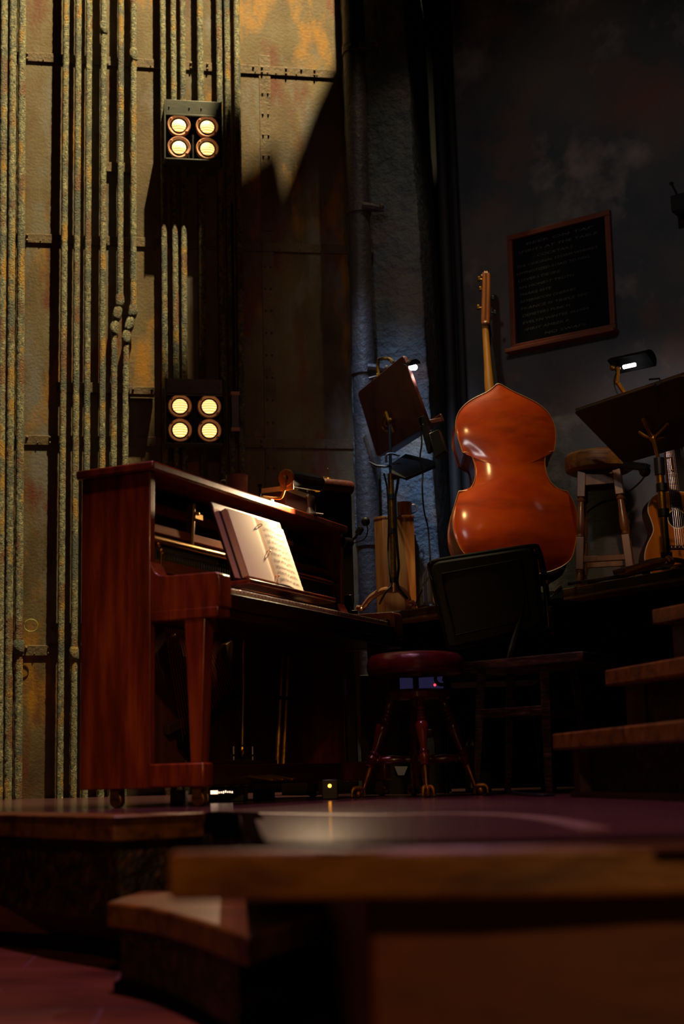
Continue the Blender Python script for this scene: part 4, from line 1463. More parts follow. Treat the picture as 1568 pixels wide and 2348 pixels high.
for fx_, fy_ in ((829, 1402), (942, 1391), (925, 1372)):
    ft = PZ(fx_, fy_, ZP)
    if fy_ == 1372:
        ft = V((pole_x + 0.1, PBy + 0.2, ZP))
    if (ft - V((pole_x, PBy, ZP))).length > 0.3:
        ft = V((pole_x, PBy, ZP)) + (ft - V((pole_x, PBy, ZP))).normalized() * 0.3
    d_ = ft - V((pole_x, PBy, ZP))
    pts = [top_, top_ + d_ * 0.35 + V((0, 0, -0.003)), top_ + d_ * 0.68 + V((0, 0, -0.028)), top_ + d_ * 0.88 + V((0, 0, -0.065)), ft + V((0, 0, 0.016))]
    lg = MB().tube(cat_rom(pts, 5), [0.017] * 16 + [0.015, 0.014, 0.013, 0.012, 0.012], 10).build('leg', 'copper', st1, world=True)
    pw = MB()
    dd = d_.normalized()
    sd = V((-dd.y, dd.x, 0))
    for k in range(4):
        a_ = ft + sd * ((k - 1.5) * 0.013) + V((0, 0, 0.022)) - dd * 0.01
        pw.tube([a_, a_ + dd * 0.022 + V((0, 0, 0.004)), a_ + dd * 0.036 - V((0, 0, 0.014))], [0.007, 0.0085, 0.006], 8)
    pw.ball(ft + V((0, 0, 0.014)), 0.02, 10, (1.1, 1.1, 0.7))
    pw.build('paw_foot', 'copper', lg, world=True)

# lamp clipped to the left stand
lc = thing('clip_lamp', 'brass clip-on lamp over the top of the left music stand, small white bulb showing', 'lamp', PY(866, 862, dy + 0.05))
arm_ = [PY(868, 860, dy + .05), PY(866, 838, dy + .05), PY(868, 824, dy + .04), PY(880, 822, dy), PY(893, 823, dy - 0.05), PY(902, 832, dy - 0.1)]
MB().tube(arm_, 0.010, 6).build('arm', 'brass_old', lc, world=True)
MB().tube([PY(866, 838, dy + .035), PY(868, 822, dy + .02), PY(884, 818, dy - .02), PY(900, 828, dy - .1), PY(932, 838, dy - 0.3)], 0.004, 6).build('lead', 'rubber', lc, world=True)
MB().tube([PY(846, 868, dy + .06), PY(864, 862, dy + .06)], [0.009, 0.004], 10).build('clamp_screw', 'steel_dark', lc, world=True)
MB().cbox(PY(866, 862, dy + 0.06), (0.014, 0.03, 0.024)).build('clamp', 'brass_old', lc, 0.002, world=True)
h0, h1 = PY(936, 836, dy - 0.16), PY(952, 836, dy - 0.40)
clip_lamp_head(MB(), h0, h1, 0.030, V((0.25, -0.25, -1))).build('shade', 'black_metal', lc, world=True)
MB().tube([h0.lerp(h1, .1) + V((0, 0, -0.015)), h0.lerp(h1, .9) + V((0, 0, -0.015))], 0.016, 10).build('bulb', 'bulb_white', lc, world=True)
MB().tube([PY(902, 832, dy - 0.1), h0 + V((0, 0, 0.02))], 0.008, 8).build('neck', 'brass_old', lc, world=True)
L1 = spot('left_stand_lamp_light', h0.lerp(h1, .5) + V((0.02, 0, -0.05)), V((0.40, 7.9, 1.8)), 8, (0.95, 0.95, 1.0), 75, 1.0, 0.03)

# tray, pack and cables on the left stand
tr_ = thing('equipment_tray', 'black tray clamped to the pole under the left music stand desk', 'tray', PY(905, 1085, dy - 0.05))
q = [PY(897, 1062, dy), PY(930, 1040, dy + 0.1), PY(996, 1056, dy - 0.12), PY(996, 1067, dy - 0.16), PY(928, 1096, dy - 0.2), PY(897, 1085, dy - 0.1)]
MB().slab(q, V((0.01, 0.012, -0.012))).build('plate', 'black_metal', tr_, 0.002, world=True)
MB().tube([PY(844, 1058, dy), PY(862, 1068, dy), PY(884, 1070, dy), PY(898, 1068, dy - .02)], [0.003, 0.008, 0.007, 0.006], 8).build('prong', 'steel_dark', tr_, world=True)
MB().tube(cat_rom([PY(886, 1060, dy - .04), PY(886, 1044, dy - .04), PY(898, 1040, dy - .04), PY(916, 1044, dy - .05)], 5), 0.007, 8).build('hook', 'steel_dark', tr_, world=True)
MB().tube([PY(902, 1096, dy - .03), PY(922, 1092, dy - .05)], 0.012, 10).build('clamp_knob', 'black_plastic', tr_, world=True)
bp = thing('wireless_pack', 'black box hanging at the lower right corner of the left music stand', 'pack', PY(1000, 1040, dy - 0.32))
q = [PY(983, 993, dy - 0.34), PY(1004, 984, dy - 0.30), PY(1021, 1034, dy - 0.30), PY(997, 1050, dy - 0.34)]
MB().slab(q, V((0.02, 0.05, 0))).build('case', 'black_plastic', bp, 0.004, world=True)
MB().slab([PY(958, 958, dy - 0.33), PY(972, 952, dy - 0.31), PY(996, 1030, dy - 0.31), PY(980, 1040, dy - 0.34)], V((0.012, 0.02, 0))).build('clip_plate', 'black_metal', bp, 0.002, world=True)
sc2 = MB()
for a, c in ((955, 959), (960, 953), (964, 978), (970, 974)):
    sc2.ball(PY(a, c, dy - 0.345), 0.0045, 8)
sc2.build('screw', 'steel', bp, world=True)
cable('stand_cable', [PY(964, 985, dy - .3), PY(967, 1015, dy - .32), PY(963, 1050, dy - .3), PY(969, 1080, dy - .2), PY(968, 1120, dy - .2), PY(972, 1170, dy - .15), PY(981, 1210, dy - .1), PY(985, 1260, dy - .1), PY(986, 1285, dy - .1),
                      PY(982, 1325, dy - .05), PY(970, 1350, dy - .02), PY(958, 1372, dy), PZ(952, 1390, ZP + 0.006)], 0.0045, 'thin black cable hanging from the left music stand past the blue column')
cable('pole_cable', [PY(914, 1090, dy - .06), PY(910, 1120, PBy - .03), PY(906, 1140, PBy - .03), PY(907, 1180, PBy - .03), PY(908, 1218, PBy - .03), PY(912, 1270, PBy - .03), PY(914, 1300, PBy - .03), PY(911, 1335, PBy - .03),
                     PY(922, 1360, PBy - 0.05), PZ(946, 1385, ZP + 0.02)], 0.008, 'thick black cable strapped along the left music stand pole')
cable('pole_cable', [PY(880, 1085, dy), PY(886, 1110, PBy), PY(889, 1140, PBy), PY(891, 1200, PBy), PY(890, 1260, PBy), PY(893, 1310, PBy - .03), PY(898, 1340, PBy - .03), PY(884, 1358, PBy - .03), PZ(870, 1385, ZP + 0.02)], 0.006, 'black cable down the left side of the left music stand pole')

# right stand
base = PZ(1530, 1303, ZP) + V((0.0, 0.09, 0))
PB2 = V((PY(1530, 1303, base.y).x, base.y, ZP))
st2 = thing('music_stand', 'large dark music stand on a brass pole at the right edge, seen from below', 'music stand', PB2)
yl = 6.42
tl = PY(1315, 945, yl + 0.16)
tr = PY(1566, 861, yl - 0.38)
ud = (tr - tl).normalized()
bl = PY(1431, 1064, yl + 0.34)
br = bl + (tr - tl)
qn = (tr - tl).cross(bl - tl).normalized()
if qn.z < 0:
    qn = -qn
MB().slab(rounded([tl, tr, br, bl], 0.03), qn * 0.02).build('desk', 'desk_wood_black', st2, 0.003, world=True)
MB().slab([tl + qn * 0.02, tr + qn * 0.02, tr + qn * 0.02 + (br - tr) * 0.03, tl + qn * 0.02 + (bl - tl) * 0.03], qn * 0.004).build('edge_strip', 'desk_wood', st2, 0, world=True)
MB().slab([bl + qn * 0.02, br + qn * 0.02, br + qn * 0.02 - (br - tr) * 0.04, bl + qn * 0.02 - (bl - tl) * 0.04], qn * 0.06).build('ledge', 'desk_wood_black', st2, 0.003, world=True)
hub = PP(1502, 995, tl, qn) - qn * 0.03
ptop = V((PY(1511, 1060, PB2.y).x, PB2.y, PY(1511, 1060, PB2.y).z))
MB().tube([V((PB2.x, PB2.y, ZP + 0.05)), ptop + V((0, 0, -0.03))], 0.0185, 14).build('pole', 'brass_old', st2, world=True)
MB().tube([ptop + V((0, 0, -0.06)), ptop + V((0, 0, 0.02))], 0.025, 14).build('pole_collar', 'steel_dark', st2, world=True)
MB().tube([ptop, ptop.lerp(hub, 0.5), hub], [0.008, 0.010, 0.013], 10).build('inner_rod', 'brass_old', st2, world=True)
MB().tube([ptop + V((0.02, -0.01, 0.015)), ptop + V((0.055, -0.02, 0.018)), ptop + V((0.057, -0.02, -0.04))], 0.0045, 8).ball(ptop + V((0.057, -0.02, -0.045)), 0.008, 8).build('tightening_lever', 'brass_old', st2, world=True)
hb = MB()
for a, c in ((1476, 955), (1533, 967), (1467, 986), (1524, 1000)):
    e = PP(a, c, tl, qn) - qn * 0.014
    m_ = hub.lerp(e, 0.5) - qn * 0.006
    hb.tube(cat_rom([hub, m_, e], 4), 0.0085, 8)
hb.ball(hub, 0.02, 10)
hb.build('desk_bracket', 'brass_old', st2, world=True)
for py in (1118, 1176, 1276):
    q = PY(1515 + (py - 1060) * 0.06, py, PB2.y)
    MB().tube([(PB2.x, PB2.y, q.z + 0.018), (PB2.x, PB2.y, q.z - 0.018)], 0.027, 12).build('velcro_band', 'rubber', st2, world=True)
MB().tube([V((PB2.x, PB2.y, ZP + 0.07)), V((PB2.x, PB2.y, ZP + 0.03))], [0.024, 0.034], 14).build('hub', 'copper', st2, world=True)
for an in (2.75, 0.4, 4.6):
    dd = V((math.cos(an), math.sin(an), 0))
    pts = [V((PB2.x, PB2.y, ZP + 0.055)), V((PB2.x, PB2.y, ZP + 0.05)) + dd * 0.08, V((PB2.x, PB2.y, ZP + 0.03)) + dd * 0.15, V((PB2.x, PB2.y, ZP + 0.012)) + dd * (0.2 if an > 4 else 0.25)]
    MB().tube(cat_rom(pts, 4), 0.012, 8).build('leg', 'copper', st2, world=True)
gb_ = MB()
gb_.bar(PY(1432, 1066, yl + .35), PY(1486, 1072, yl + 0.28), 0.05, 0.035)
gb_.ball(PY(1478, 1080, yl + 0.3), 0.03, 10)
gb_.build('cable_holder', 'black_plastic', st2, 0.004, world=True)

# lamp clipped to the right stand
rl = thing('clip_lamp', 'jointed clip-on lamp with dark shade and white bulb over the right music stand', 'lamp', PY(1432, 912, yl))
pj = [PY(1436, 908, yl), PY(1415, 877, yl), PY(1417, 845, yl)]
MB().bar(pj[0], pj[1], 0.014, 0.022, (0, 1, 0)).bar(pj[1], pj[2], 0.014, 0.022, (0, 1, 0)).ball(pj[1], 0.013, 8).ball(pj[2], 0.012, 8).build('arm', 'brass_old', rl, world=True)
MB().bar(pj[0] + V((-0.02, 0, -0.015)), pj[0] + V((0.03, 0, 0.0)), 0.03, 0.03).ball(pj[0] + V((0, -0.01, -0.025)), 0.012, 8).build('clamp', 'brass_old', rl, 0.003, world=True)
MB().tube(cat_rom([pj[2], PY(1408, 870, yl), PY(1412, 895, yl - .02), PY(1424, 915, yl - .03), PY(1435, 930, yl - .03)], 5), 0.0035, 6).build('lead', 'rubber', rl, world=True)
h0, h1 = PY(1404, 843, yl + 0.10), PY(1492, 824, yl - 0.06)
sh = clip_lamp_head(MB(), h0, h1, 0.048, V((0.10, -0.75, -0.75)))
sh.build('shade', 'shade_black', rl, 0, world=True)
MB().ball(h0, 0.016, 12).build('socket', 'brass_old', rl, world=True)
MB().tube([h0.lerp(h1, .28) + V((0, -0.012, -0.012)), h0.lerp(h1, .58) + V((0, -0.012, -0.012))], 0.010, 12).build('bulb', 'bulb_white', rl, world=True)
spot('right_stand_lamp_light', h0.lerp(h1, .5) + V((0.0, 0.08, 0.02)), V((1.75, 7.3, 1.8)), 10, (1.0, 0.84, 0.82), 86, 1.0, 0.05)
cp = thing('page_clip', 'small black clip on the top edge of the right music stand', 'clip', PY(1509, 882, yl - 0.25))
MB().bar(PY(1502, 884, yl - .26), PY(1518, 876, yl - .26), 0.03, 0.018).build('jaw', 'black_metal', cp, 0.002, world=True)
MB().tube([PY(1514, 880, yl - .26), PY(1512, 868, yl - .26), PY(1487, 870, yl - .25)], 0.005, 6).build('lever', 'black_metal', cp, world=True)

# ------------------------------------------------------------------ crate with a copper mug
fl = PZ(880, 1398, ZP)
y0 = 7.78
p0, p1, p2 = PY(864, 1300, y0 + 0.05), PY(880, 1300, y0), PY(952, 1300, y0 + 0.02)
zt = PY(905, 1183, y0).z
ped = thing('wooden_box', 'tall narrow amber wooden box standing against the blue column', 'box', V((p1.x, y0, ZP)))
w1_ = (p2.x - p1.x)
MB().prism([(0, 0), (w1_, 0.0), (w1_, 0.13), (-0.045, 0.13), (-0.045, 0.05)], 0.0, zt - ZP).build('case', 'crate_wood', ped, 0.003)
MB().prism([(-0.003, -0.004), (w1_ + 0.003, -0.004), (w1_ + 0.003, 0.135), (-0.048, 0.135), (-0.048, 0.046)], zt - ZP - 0.012, zt - ZP + 0.002).build('lid', 'crate_wood', ped, 0.002)
mb = MB()
for f in (0.1, 0.5, 0.9):
    mb.ball((w1_ * f, -0.004, zt - ZP - 0.006), 0.004, 6)
mb.build('nail', 'steel_dark', ped)
mp_ = PY(928, 1180, y0 + 0.05)
hm_ = PY(928, 1154, y0 + 0.05).z - zt
mug(0, 0, 0, 0.042, max(hm_, 0.06), 'dented copper mug on top of the tall wooden box', 'copper', V((mp_.x, y0 + 0.055, zt + 0.002)), (1, -0.1), 'copper_mug')

# clear bottle standing behind the chair
pbt = PZ(986, 1385, ZP) + V((0, 0.03, 0))
bt_ = thing('clear_bottle', 'clear plastic bottle on the platform at the foot of the blue column', 'bottle', pbt)
MB().lathe([(0, 0), (0.034, 0), (0.036, 0.01), (0.036, 0.14), (0.03, 0.165), (0.013, 0.19), (0.013, 0.205)], 20).build('body', 'clear', bt_)
MB().lathe([(0.0145, 0.203), (0.0145, 0.22), (0, 0.222)], 14).build('cap', 'white_label', bt_)

# ------------------------------------------------------------------ bar stool
def turned_prof(segs_):
    return segs_


ux_ = V((0.97, -0.24, 0)).normalized()
uy_ = V((-ux_.y, ux_.x, 0))
side = 0.265
sq_ = PY(1390, 1325, 7.1)
cx_ = V((sq_.x, sq_.y, ZP))
bar = thing('bar_stool', 'wooden bar stool with a thick round seat and turned legs on the platform', 'stool', V((cx_.x, cx_.y, ZP)), math.atan2(ux_.y, ux_.x))
zs = PY(1375, 1084, cx_.y).z - ZP
ztop = PY(1370, 1040, cx_.y).z - ZP
Rs = 0.178
MB().lathe([(0, zs), (Rs * 0.86, zs), (Rs * 0.98, zs + 0.012), (Rs, zs + 0.03), (Rs * 0.99, ztop - 0.018), (Rs * 0.93, ztop - 0.004), (Rs * 0.8, ztop), (0, ztop - 0.006)], 40).build('seat', 'seat_wood', bar)
hs = side / 2
tp_ = hs * 0.66
H_ = zs
prof_leg = [(0, 0.013), (0.06, 0.018), (0.13, 0.019), (0.145, 0.014), (0.155, 0.02), (0.165, 0.016)]
for sx, sy in ((-1, -1), (1, -1), (1, 1), (-1, 1)):
    f_ = V((sx * hs, sy * hs * 0.9, 0))
    g_ = V((sx * tp_, sy * tp_ * 0.9, H_))
    lgm = MB()
    lgm.turned(f_, g_, [(0, 0.012), (0.05, 0.017), (0.12, 0.0185), (0.15, 0.016), (0.158, 0.021), (0.17, 0.015)], 14)
    lgm.bar(f_.lerp(g_, 0.17), f_.lerp(g_, 0.44), 0.04, 0.04, (0, 1, 0))
    lgm.turned(f_, g_, [(0.44, 0.016), (0.45, 0.021), (0.462, 0.014), (0.50, 0.0215), (0.56, 0.022), (0.66, 0.017), (0.735, 0.015), (0.745, 0.021), (0.755, 0.021), (0.765, 0.014), (0.78, 0.014)], 14)
    lgm.bar(f_.lerp(g_, 0.775), g_, 0.042, 0.042, (0, 1, 0))
    lgm.build('leg', 'bar_wood', bar, 0.003)


def lp_(sx, sy, t_):
    f_ = V((sx * hs, sy * hs * 0.9, 0))
    g_ = V((sx * tp_, sy * tp_ * 0.9, H_))
    return f_.lerp(g_, t_)


for (a_, c_, t_) in (((-1, -1), (1, -1), .255), ((-1, 1), (1, 1), .255), ((-1, -1), (-1, 1), .22), ((1, -1), (1, 1), .22)):
    MB().bar(lp_(*a_, t_), lp_(*c_, t_), 0.022, 0.030).build('stretcher', 'bar_wood', bar, 0.003)
for (a_, c_) in (((-1, -1), (1, -1)), ((-1, 1), (1, 1)), ((-1, -1), (-1, 1)), ((1, -1), (1, 1))):
    MB().bar(lp_(*a_, .93), lp_(*c_, .93), 0.02, 0.07).build('apron', 'bar_wood', bar, 0.002)
cable('stool_cable', [cx_ + V((-0.11, 0.16, zs - 0.30)), cx_ + V((-0.06, 0.14, zs - 0.19)), cx_ + V((0.02, 0.10, zs - 0.14)), cx_ + V((0.10, 0.02, zs - 0.13)), cx_ + V((0.2, -0.02, zs - 0.06)), cx_ + V((0.24, -0.06, zs + 0.0))], 0.005,
      'black cable looping between the bar stool legs')

# ------------------------------------------------------------------ guitar
gcx = PY(1557, 1190, 6.9)
gt = thing('acoustic_guitar', 'sunburst acoustic guitar standing behind the right music stand pole', 'guitar', V((gcx.x + 0.01, 6.9, ZP)), 0.12)
hz = gcx.z - ZP
half = [(0.0, 0.0), (0.07, 0.004), (0.14, 0.03), (0.183, 0.085), (0.19, 0.14), (0.17, 0.20), (0.138, 0.255), (0.128, 0.285), (0.135, 0.33), (0.146, 0.375), (0.138, 0.42), (0.105, 0.46), (0.05, 0.478), (0, 0.48)]
hs_ = hz / 0.335
ol = cat_rom([V((x * hs_, 0, z * hs_)) for x, z in half], 4)
full = ol + [V((-p.x, 0, p.z)) for p in reversed(ol[1:-1])]
lean = Matrix.Rotation(-0.12, 4, 'X')
gz0 = V((0, 0.02, 0.012))
LX = Matrix.Translation(gz0) @ lean
mb = MB().slab([LX @ p for p in full], (lean @ V((0, 0.10, 0))))
mb.build('body', 'guitar_side', gt, 0.004)
MB().slab([LX @ (V((p.x * 0.992, -0.003, 0.24 * hs_ + (p.z - 0.24 * hs_) * 0.992))) for p in full], lean @ V((0, 0.004, 0))).build('soundboard', 'guitar_top', gt, 0.001)
MB().tube([LX @ (V((p.x, -0.001, p.z))) for p in full], 0.003, 6, closed=True).build('binding', 'ivory', gt)
sh_ = 0.335 * hs_
Xs = LX @ Matrix.Translation((0, -0.004, sh_)) @ Matrix.Rotation(PI / 2, 4, 'X')
ho = MB().lathe([(0, 0.0), (0.047, 0.0006)], 32, Xs).build('sound_hole', 'ebony', gt)
MB().lathe([(0.047, 0.0), (0.047, 0.0012), (0.053, 0.0012), (0.053, 0)], 32, Xs).build('rosette', 'ivory', ho)
MB().slab([LX @ V(q) for q in ((-0.075, -0.004, 0.175 * hs_), (0.075, -0.004, 0.175 * hs_), (0.062, -0.004, 0.195 * hs_), (-0.062, -0.004, 0.195 * hs_))], lean @ V((0, -0.009, 0))).build('bridge', 'rosewood', gt, 0.003)
mb = MB()
for i in range(6):
    mb.ball(LX @ V((-0.05 + i * 0.02, -0.0145, 0.184 * hs_)), 0.004, 8)
mb.build('bridge_pin', 'ivory', gt)
MB().slab([LX @ V(q) for q in ((-0.028, -0.004, sh_ + 0.045), (0.028, -0.004, sh_ + 0.045), (0.022, -0.004, sh_ + 0.47), (-0.022, -0.004, sh_ + 0.47))], lean @ V((0, -0.008, 0))).build('fingerboard', 'rosewood', gt, 0.001)
MB().tube([LX @ V((0, 0.018, 0.47 * hs_)), LX @ V((0, 0.012, sh_ + 0.47))], [0.026, 0.02], 12).build('neck', 'guitar_side', gt)
mb = MB()
dd_ = 0.0
for i in range(19):
    z = sh_ + 0.46 - 0.65 * (1 - 2 ** (-i / 12)) + 0.02
    if z < sh_ + 0.05:
        break
    mb.tube([LX @ V((-0.026, -0.0135, z)), LX @ V((0.026, -0.0135, z))], 0.0016, 6)
mb.build('fret', 'brass', gt)
mb = MB()
for i in range(6):
    x = -0.05 + i * 0.02
    mb.tube([LX @ V((x * 0.55, -0.016, 0.19 * hs_)), LX @ V((x * 0.36, -0.0165, sh_ + 0.47))], 0.0009, 5)
mb.build('strings', 'steel', gt)
MB().slab([LX @ V(q) for q in ((-0.024, -0.008, sh_ + 0.47), (0.024, -0.008, sh_ + 0.47), (0.034, 0.0, sh_ + 0.64), (-0.034, 0.0, sh_ + 0.64))], lean @ V((0, 0.016, 0))).build('headstock', 'rosewood', gt, 0.003)
kn_ = MB()
for i in range(3):
    for s_ in (-1, 1):
        kn_.ball(LX @ V((s_ * 0.045, 0.004, sh_ + 0.50 + i * 0.05)), 0.009, 8)
kn_.build('tuning_peg', 'steel', gt)

# board, cables and plug along the platform edge
q = [PZ(1424, 1317, ZP + 0.004), PZ(1505, 1290, ZP + 0.004), PZ(1530, 1286, ZP + 0.004), PZ(1512, 1300, ZP + 0.004), PZ(1440, 1319, ZP + 0.004)]
o = MB().slab([p + V((0, 0.02, 0)) for p in q], V((0, 0, 0.016))).build('wood_offcut', 'crate_wood', None, 0.002)
recenter(tag(o, 'small flat orange piece of wood at the foot of the right music stand', 'board'))
cable('edge_cable', [PZ(1305, 1339, ZP + .006), PZ(1330, 1335, ZP + .03), PZ(1360, 1331, ZP + .02), PZ(1395, 1326, ZP + .012), PZ(1430, 1318, ZP + .02), PZ(1470, 1312, ZP + .03), PZ(1500, 1305, ZP + .05), PZ(1540, 1300, ZP + .05), PZ(1580, 1292, ZP + .03)], 0.009,
      'thick black cable lying along the platform edge at the bar stool feet')
cable('edge_cable', [PZ(1340, 1341, ZP + .006), PZ(1380, 1330, ZP + .03), PZ(1420, 1324, ZP + .03), PZ(1455, 1316, ZP + .05), PZ(1490, 1300, ZP + .07), PZ(1515, 1298, ZP + .09), PZ(1550, 1302, ZP + .05), PZ(1590, 1298, ZP + .02)], 0.007,
      'black cable bunched up around the foot of the right music stand')
o = MB().tube([PZ(1540, 1306, ZP + 0.016), PZ(1553, 1303, ZP + 0.016)], 0.012, 10).build('yellow_plug', 'yellow')
recenter(tag(o, 'small yellow plug among the cables at the right platform edge', 'plug'))
cable('column_foot_cables', [PZ(958, 1393, ZP + .01), PZ(975, 1388, ZP + .02), PZ(992, 1389, ZP + .015), PZ(1010, 1384, ZP + .02), PZ(1000, 1380, ZP + .02), PZ(975, 1384, ZP + .02)], 0.008, 'black cables heaped on the platform below the blue column')
a_, c_ = PY(1274, 1358, 6.8), PY(1287, 1344, 6.78)
xl = thing('cable_plug', 'bright metal microphone plug just left of the right platform edge', 'plug', a_)
MB().tube([a_, a_.lerp(c_, .6), c_], [0.012, 0.013, 0.009], 12).build('shell', 'steel', xl, world=True)
MB().tube(cat_rom([a_, PY(1266, 1366, 6.8), PY(1258, 1372, 6.8), PY(1250, 1385, 6.8), PY(1246, 1420, 6.8)], 5), 0.004, 6).build('lead', 'rubber', xl, world=True)

# ------------------------------------------------------------------ piano stool with claw feet
SCN = V((0.262, 5.30, 0))
stl = thing('piano_stool', 'round piano stool with tufted red leather seat, turned legs and brass claw feet', 'stool', SCN)
zt0 = PY(942, 1496, 5.2).z
zb0 = PY(942, 1540, 5.13).z
zap = PY(945, 1578, 5.2).z
zap2 = PY(945, 1603, 5.2).z
RS2 = 0.184
seg = 84
vs, fs = [], []
profs = [(0.80, 0.0), (0.97, 0.006), (1.0, 0.25), (1.0, 0.55), (0.97, 0.8), (0.90, 0.96), (0.78, 1.03), (0.5, 1.06), (0.2, 1.04)]
for f_, g_ in profs:
    for j in range(seg):
        an = 2 * PI * j / seg
        rip = 1 + (0.016 * math.sin(an * 42) if 0.1 < g_ < 1.0 else 0)
        vs.append((RS2 * f_ * rip * math.cos(an), RS2 * f_ * rip * math.sin(an), zb0 + (zt0 - zb0) * g_))
for i in range(len(profs) - 1):
    for j in range(seg):
        j2 = (j + 1) % seg
        fs.append((i * seg + j, i * seg + j2, (i + 1) * seg + j2, (i + 1) * seg + j))
fs.append(tuple(range(seg - 1, -1, -1)))
fs.append(tuple((len(profs) - 1) * seg + j for j in range(seg)))
MB().add(vs, fs).build('seat', 'leather_red', stl, ang=80)
MB().lathe([(0.05, zb0), (0.05, zb0 - 0.008), (0.013, zb0 - 0.012)] + [(0.010 + 0.003 * (i % 2), zb0 - 0.014 - i * 0.003) for i in range(18)] + [(0.012, zap - 0.0)], 16).build('screw_post', 'brass_old', stl)
MB().lathe([(0.0, zap2), (0.115, zap2), (0.128, zap2 + 0.008), (0.130, zap - 0.012), (0.118, zap - 0.002), (0.03, zap), (0, zap)], 36).build('apron', 'stool_wood', stl)
zst = PY(950, 1740, 5.12).z
MB().lathe([(0.0, zst - 0.10), (0.012, zst - 0.1), (0.02, zst - 0.075), (0.013, zst - 0.06), (0.03, zst - 0.03), (0.034, zst), (0.026, zst + 0.03), (0.018, zst + 0.06), (0.03, zst + 0.1), (0.026, zst + 0.16), (0.016, zst + 0.2), (0.022, zap2 - 0.03), (0.03, zap2)], 18).build('centre_post', 'stool_wood', stl)
for k, an in enumerate((-1.50, 0.03, 1.62, 3.1)):
    dd = V((math.cos(an), math.sin(an), 0))
    f_ = dd * 0.209 + V((0, 0, 0.035))
    g_ = dd * 0.098 + V((0, 0, zap2))
    pr = [(0.0, 0.009), (0.14, 0.0125), (0.24, 0.014), (0.25, 0.02), (0.265, 0.014), (0.30, 0.019), (0.345, 0.022), (0.37, 0.016), (0.40, 0.020), (0.42, 0.012), (0.50, 0.014), (0.62, 0.021), (0.70, 0.025), (0.73, 0.02), (0.745, 0.013)]
    pr += [(0.76, 0.019), (0.775, 0.014), (0.80, 0.020), (0.815, 0.014), (0.84, 0.020), (0.86, 0.014), (0.89, 0.021), (0.92, 0.016), (1.0, 0.018)]
    lg = MB().turned(f_, g_, [(t_, r_) for t_, r_ in pr if t_ >= 0.24], 14).build('leg', 'stool_wood', stl)
    MB().turned(f_, g_, [(0.0, 0.009), (0.08, 0.011), (0.18, 0.0145), (0.245, 0.015)], 12).build('brass_shank', 'brass', lg)
    cl_ = MB()
    sd = V((-dd.y, dd.x, 0))
    cl_.ball(dd * 0.229 + V((0, 0, 0.016)), 0.0165, 12)
    for t_ in (-1, 0, 1):
        a_ = f_
        b_ = dd * 0.246 + sd * (t_ * 0.016) + V((0, 0, 0.034))
        c_ = dd * 0.252 + sd * (t_ * 0.02) + V((0, 0, 0.006))
        cl_.tube(cat_rom([a_, b_, c_], 4), [0.008] * 4 + [0.007, 0.006, 0.005, 0.0045, 0.004], 8)
    cl_.tube(cat_rom([f_, dd * 0.206 + V((0, 0, 0.02)), dd * 0.206 + V((0, 0, 0.006))], 3), 0.006, 8)
    cl_.build('claw_foot', 'brass_old', lg)
    ss = f_.lerp(g_, (zst - 0.035) / (zap2 - 0.035))
    e_ = V((dd.x * 0.025, dd.y * 0.025, zst))
    MB().turned(e_, ss, [(0, 0.012), (0.15, 0.012), (0.2, 0.018), (0.25, 0.012), (0.5, 0.018), (0.75, 0.012), (0.8, 0.018), (0.85, 0.012), (1.0, 0.013)], 12).build('stretcher', 'stool_wood', stl)

# ------------------------------------------------------------------ black chair and bench
CY = 5.92
TLc, TRc, BRc, BLc = PY(984, 1288, CY + 0.1), PY(1226, 1251, CY - 0.06), PY(1246, 1440, CY - 0.14), PY(1024, 1492, CY + 0.02)
chb = V(((BLc.x + BRc.x) / 2, CY + 0.2, 0))
ch = thing('black_chair', 'black padded chair turned away, standing before the double bass', 'chair', chb)
cn = (TRc - TLc).cross(BLc - TLc).normalized()
if cn.y > 0:
    cn = -cn
pad = MB().slab(rounded([TLc, TRc, BRc, BLc], 0.09), -cn * 0.045).build('backrest', 'black_vinyl', ch, 0.014, world=True)


def cpt(u_, v_, o_):
    return TLc.lerp(TRc, u_).lerp(BLc.lerp(BRc, u_), v_) + cn * o_


MB().tube([cpt(u_, v_, 0.002) for u_, v_ in ((0.10, 0.16), (0.86, 0.14), (0.88, 0.86), (0.12, 0.86))], 0.004, 6, closed=True).build('piping', 'black_plastic', pad, world=True)
tp_pts = [cpt(0.02, 0.95, -0.03), cpt(-0.01, 0.5, -0.03), cpt(-0.015, 0.12, -0.03), cpt(0.0, 0.02, -0.03), cpt(0.05, -0.015, -0.03), cpt(0.5, -0.022, -0.03), cpt(0.95, -0.02, -0.03), cpt(1.01, 0.03, -0.03), cpt(1.04, 0.25, -0.03), cpt(1.05, 0.6, -0.03), cpt(1.05, 1.0, -0.03)]
MB().tube(cat_rom(tp_pts, 4), 0.013, 10).build('back_frame', 'black_plastic', ch, world=True)
sz = 0.46
sb = [V((BLc.x - 0.01, CY + 0.05, sz)), V((BRc.x + 0.01, CY - 0.03, sz)), V((BRc.x + 0.03, CY + 0.42, sz)), V((BLc.x + 0.03, CY + 0.48, sz))]
MB().slab(rounded(sb, 0.08), V((0, 0, 0.06))).build('seat', 'black_vinyl', ch, 0.01, world=True)
for i, s_ in enumerate(sb):
    c_ = (sb[0] + sb[2]) / 2
    f_ = V((s_.x + (s_.x - c_.x) * 0.06, s_.y + (s_.y - c_.y) * 0.06, 0.0))
    s2 = s_.lerp(c_, 0.06)
    MB().tube([f_, s2], 0.012, 10).build('leg', 'black_metal', ch, world=True)
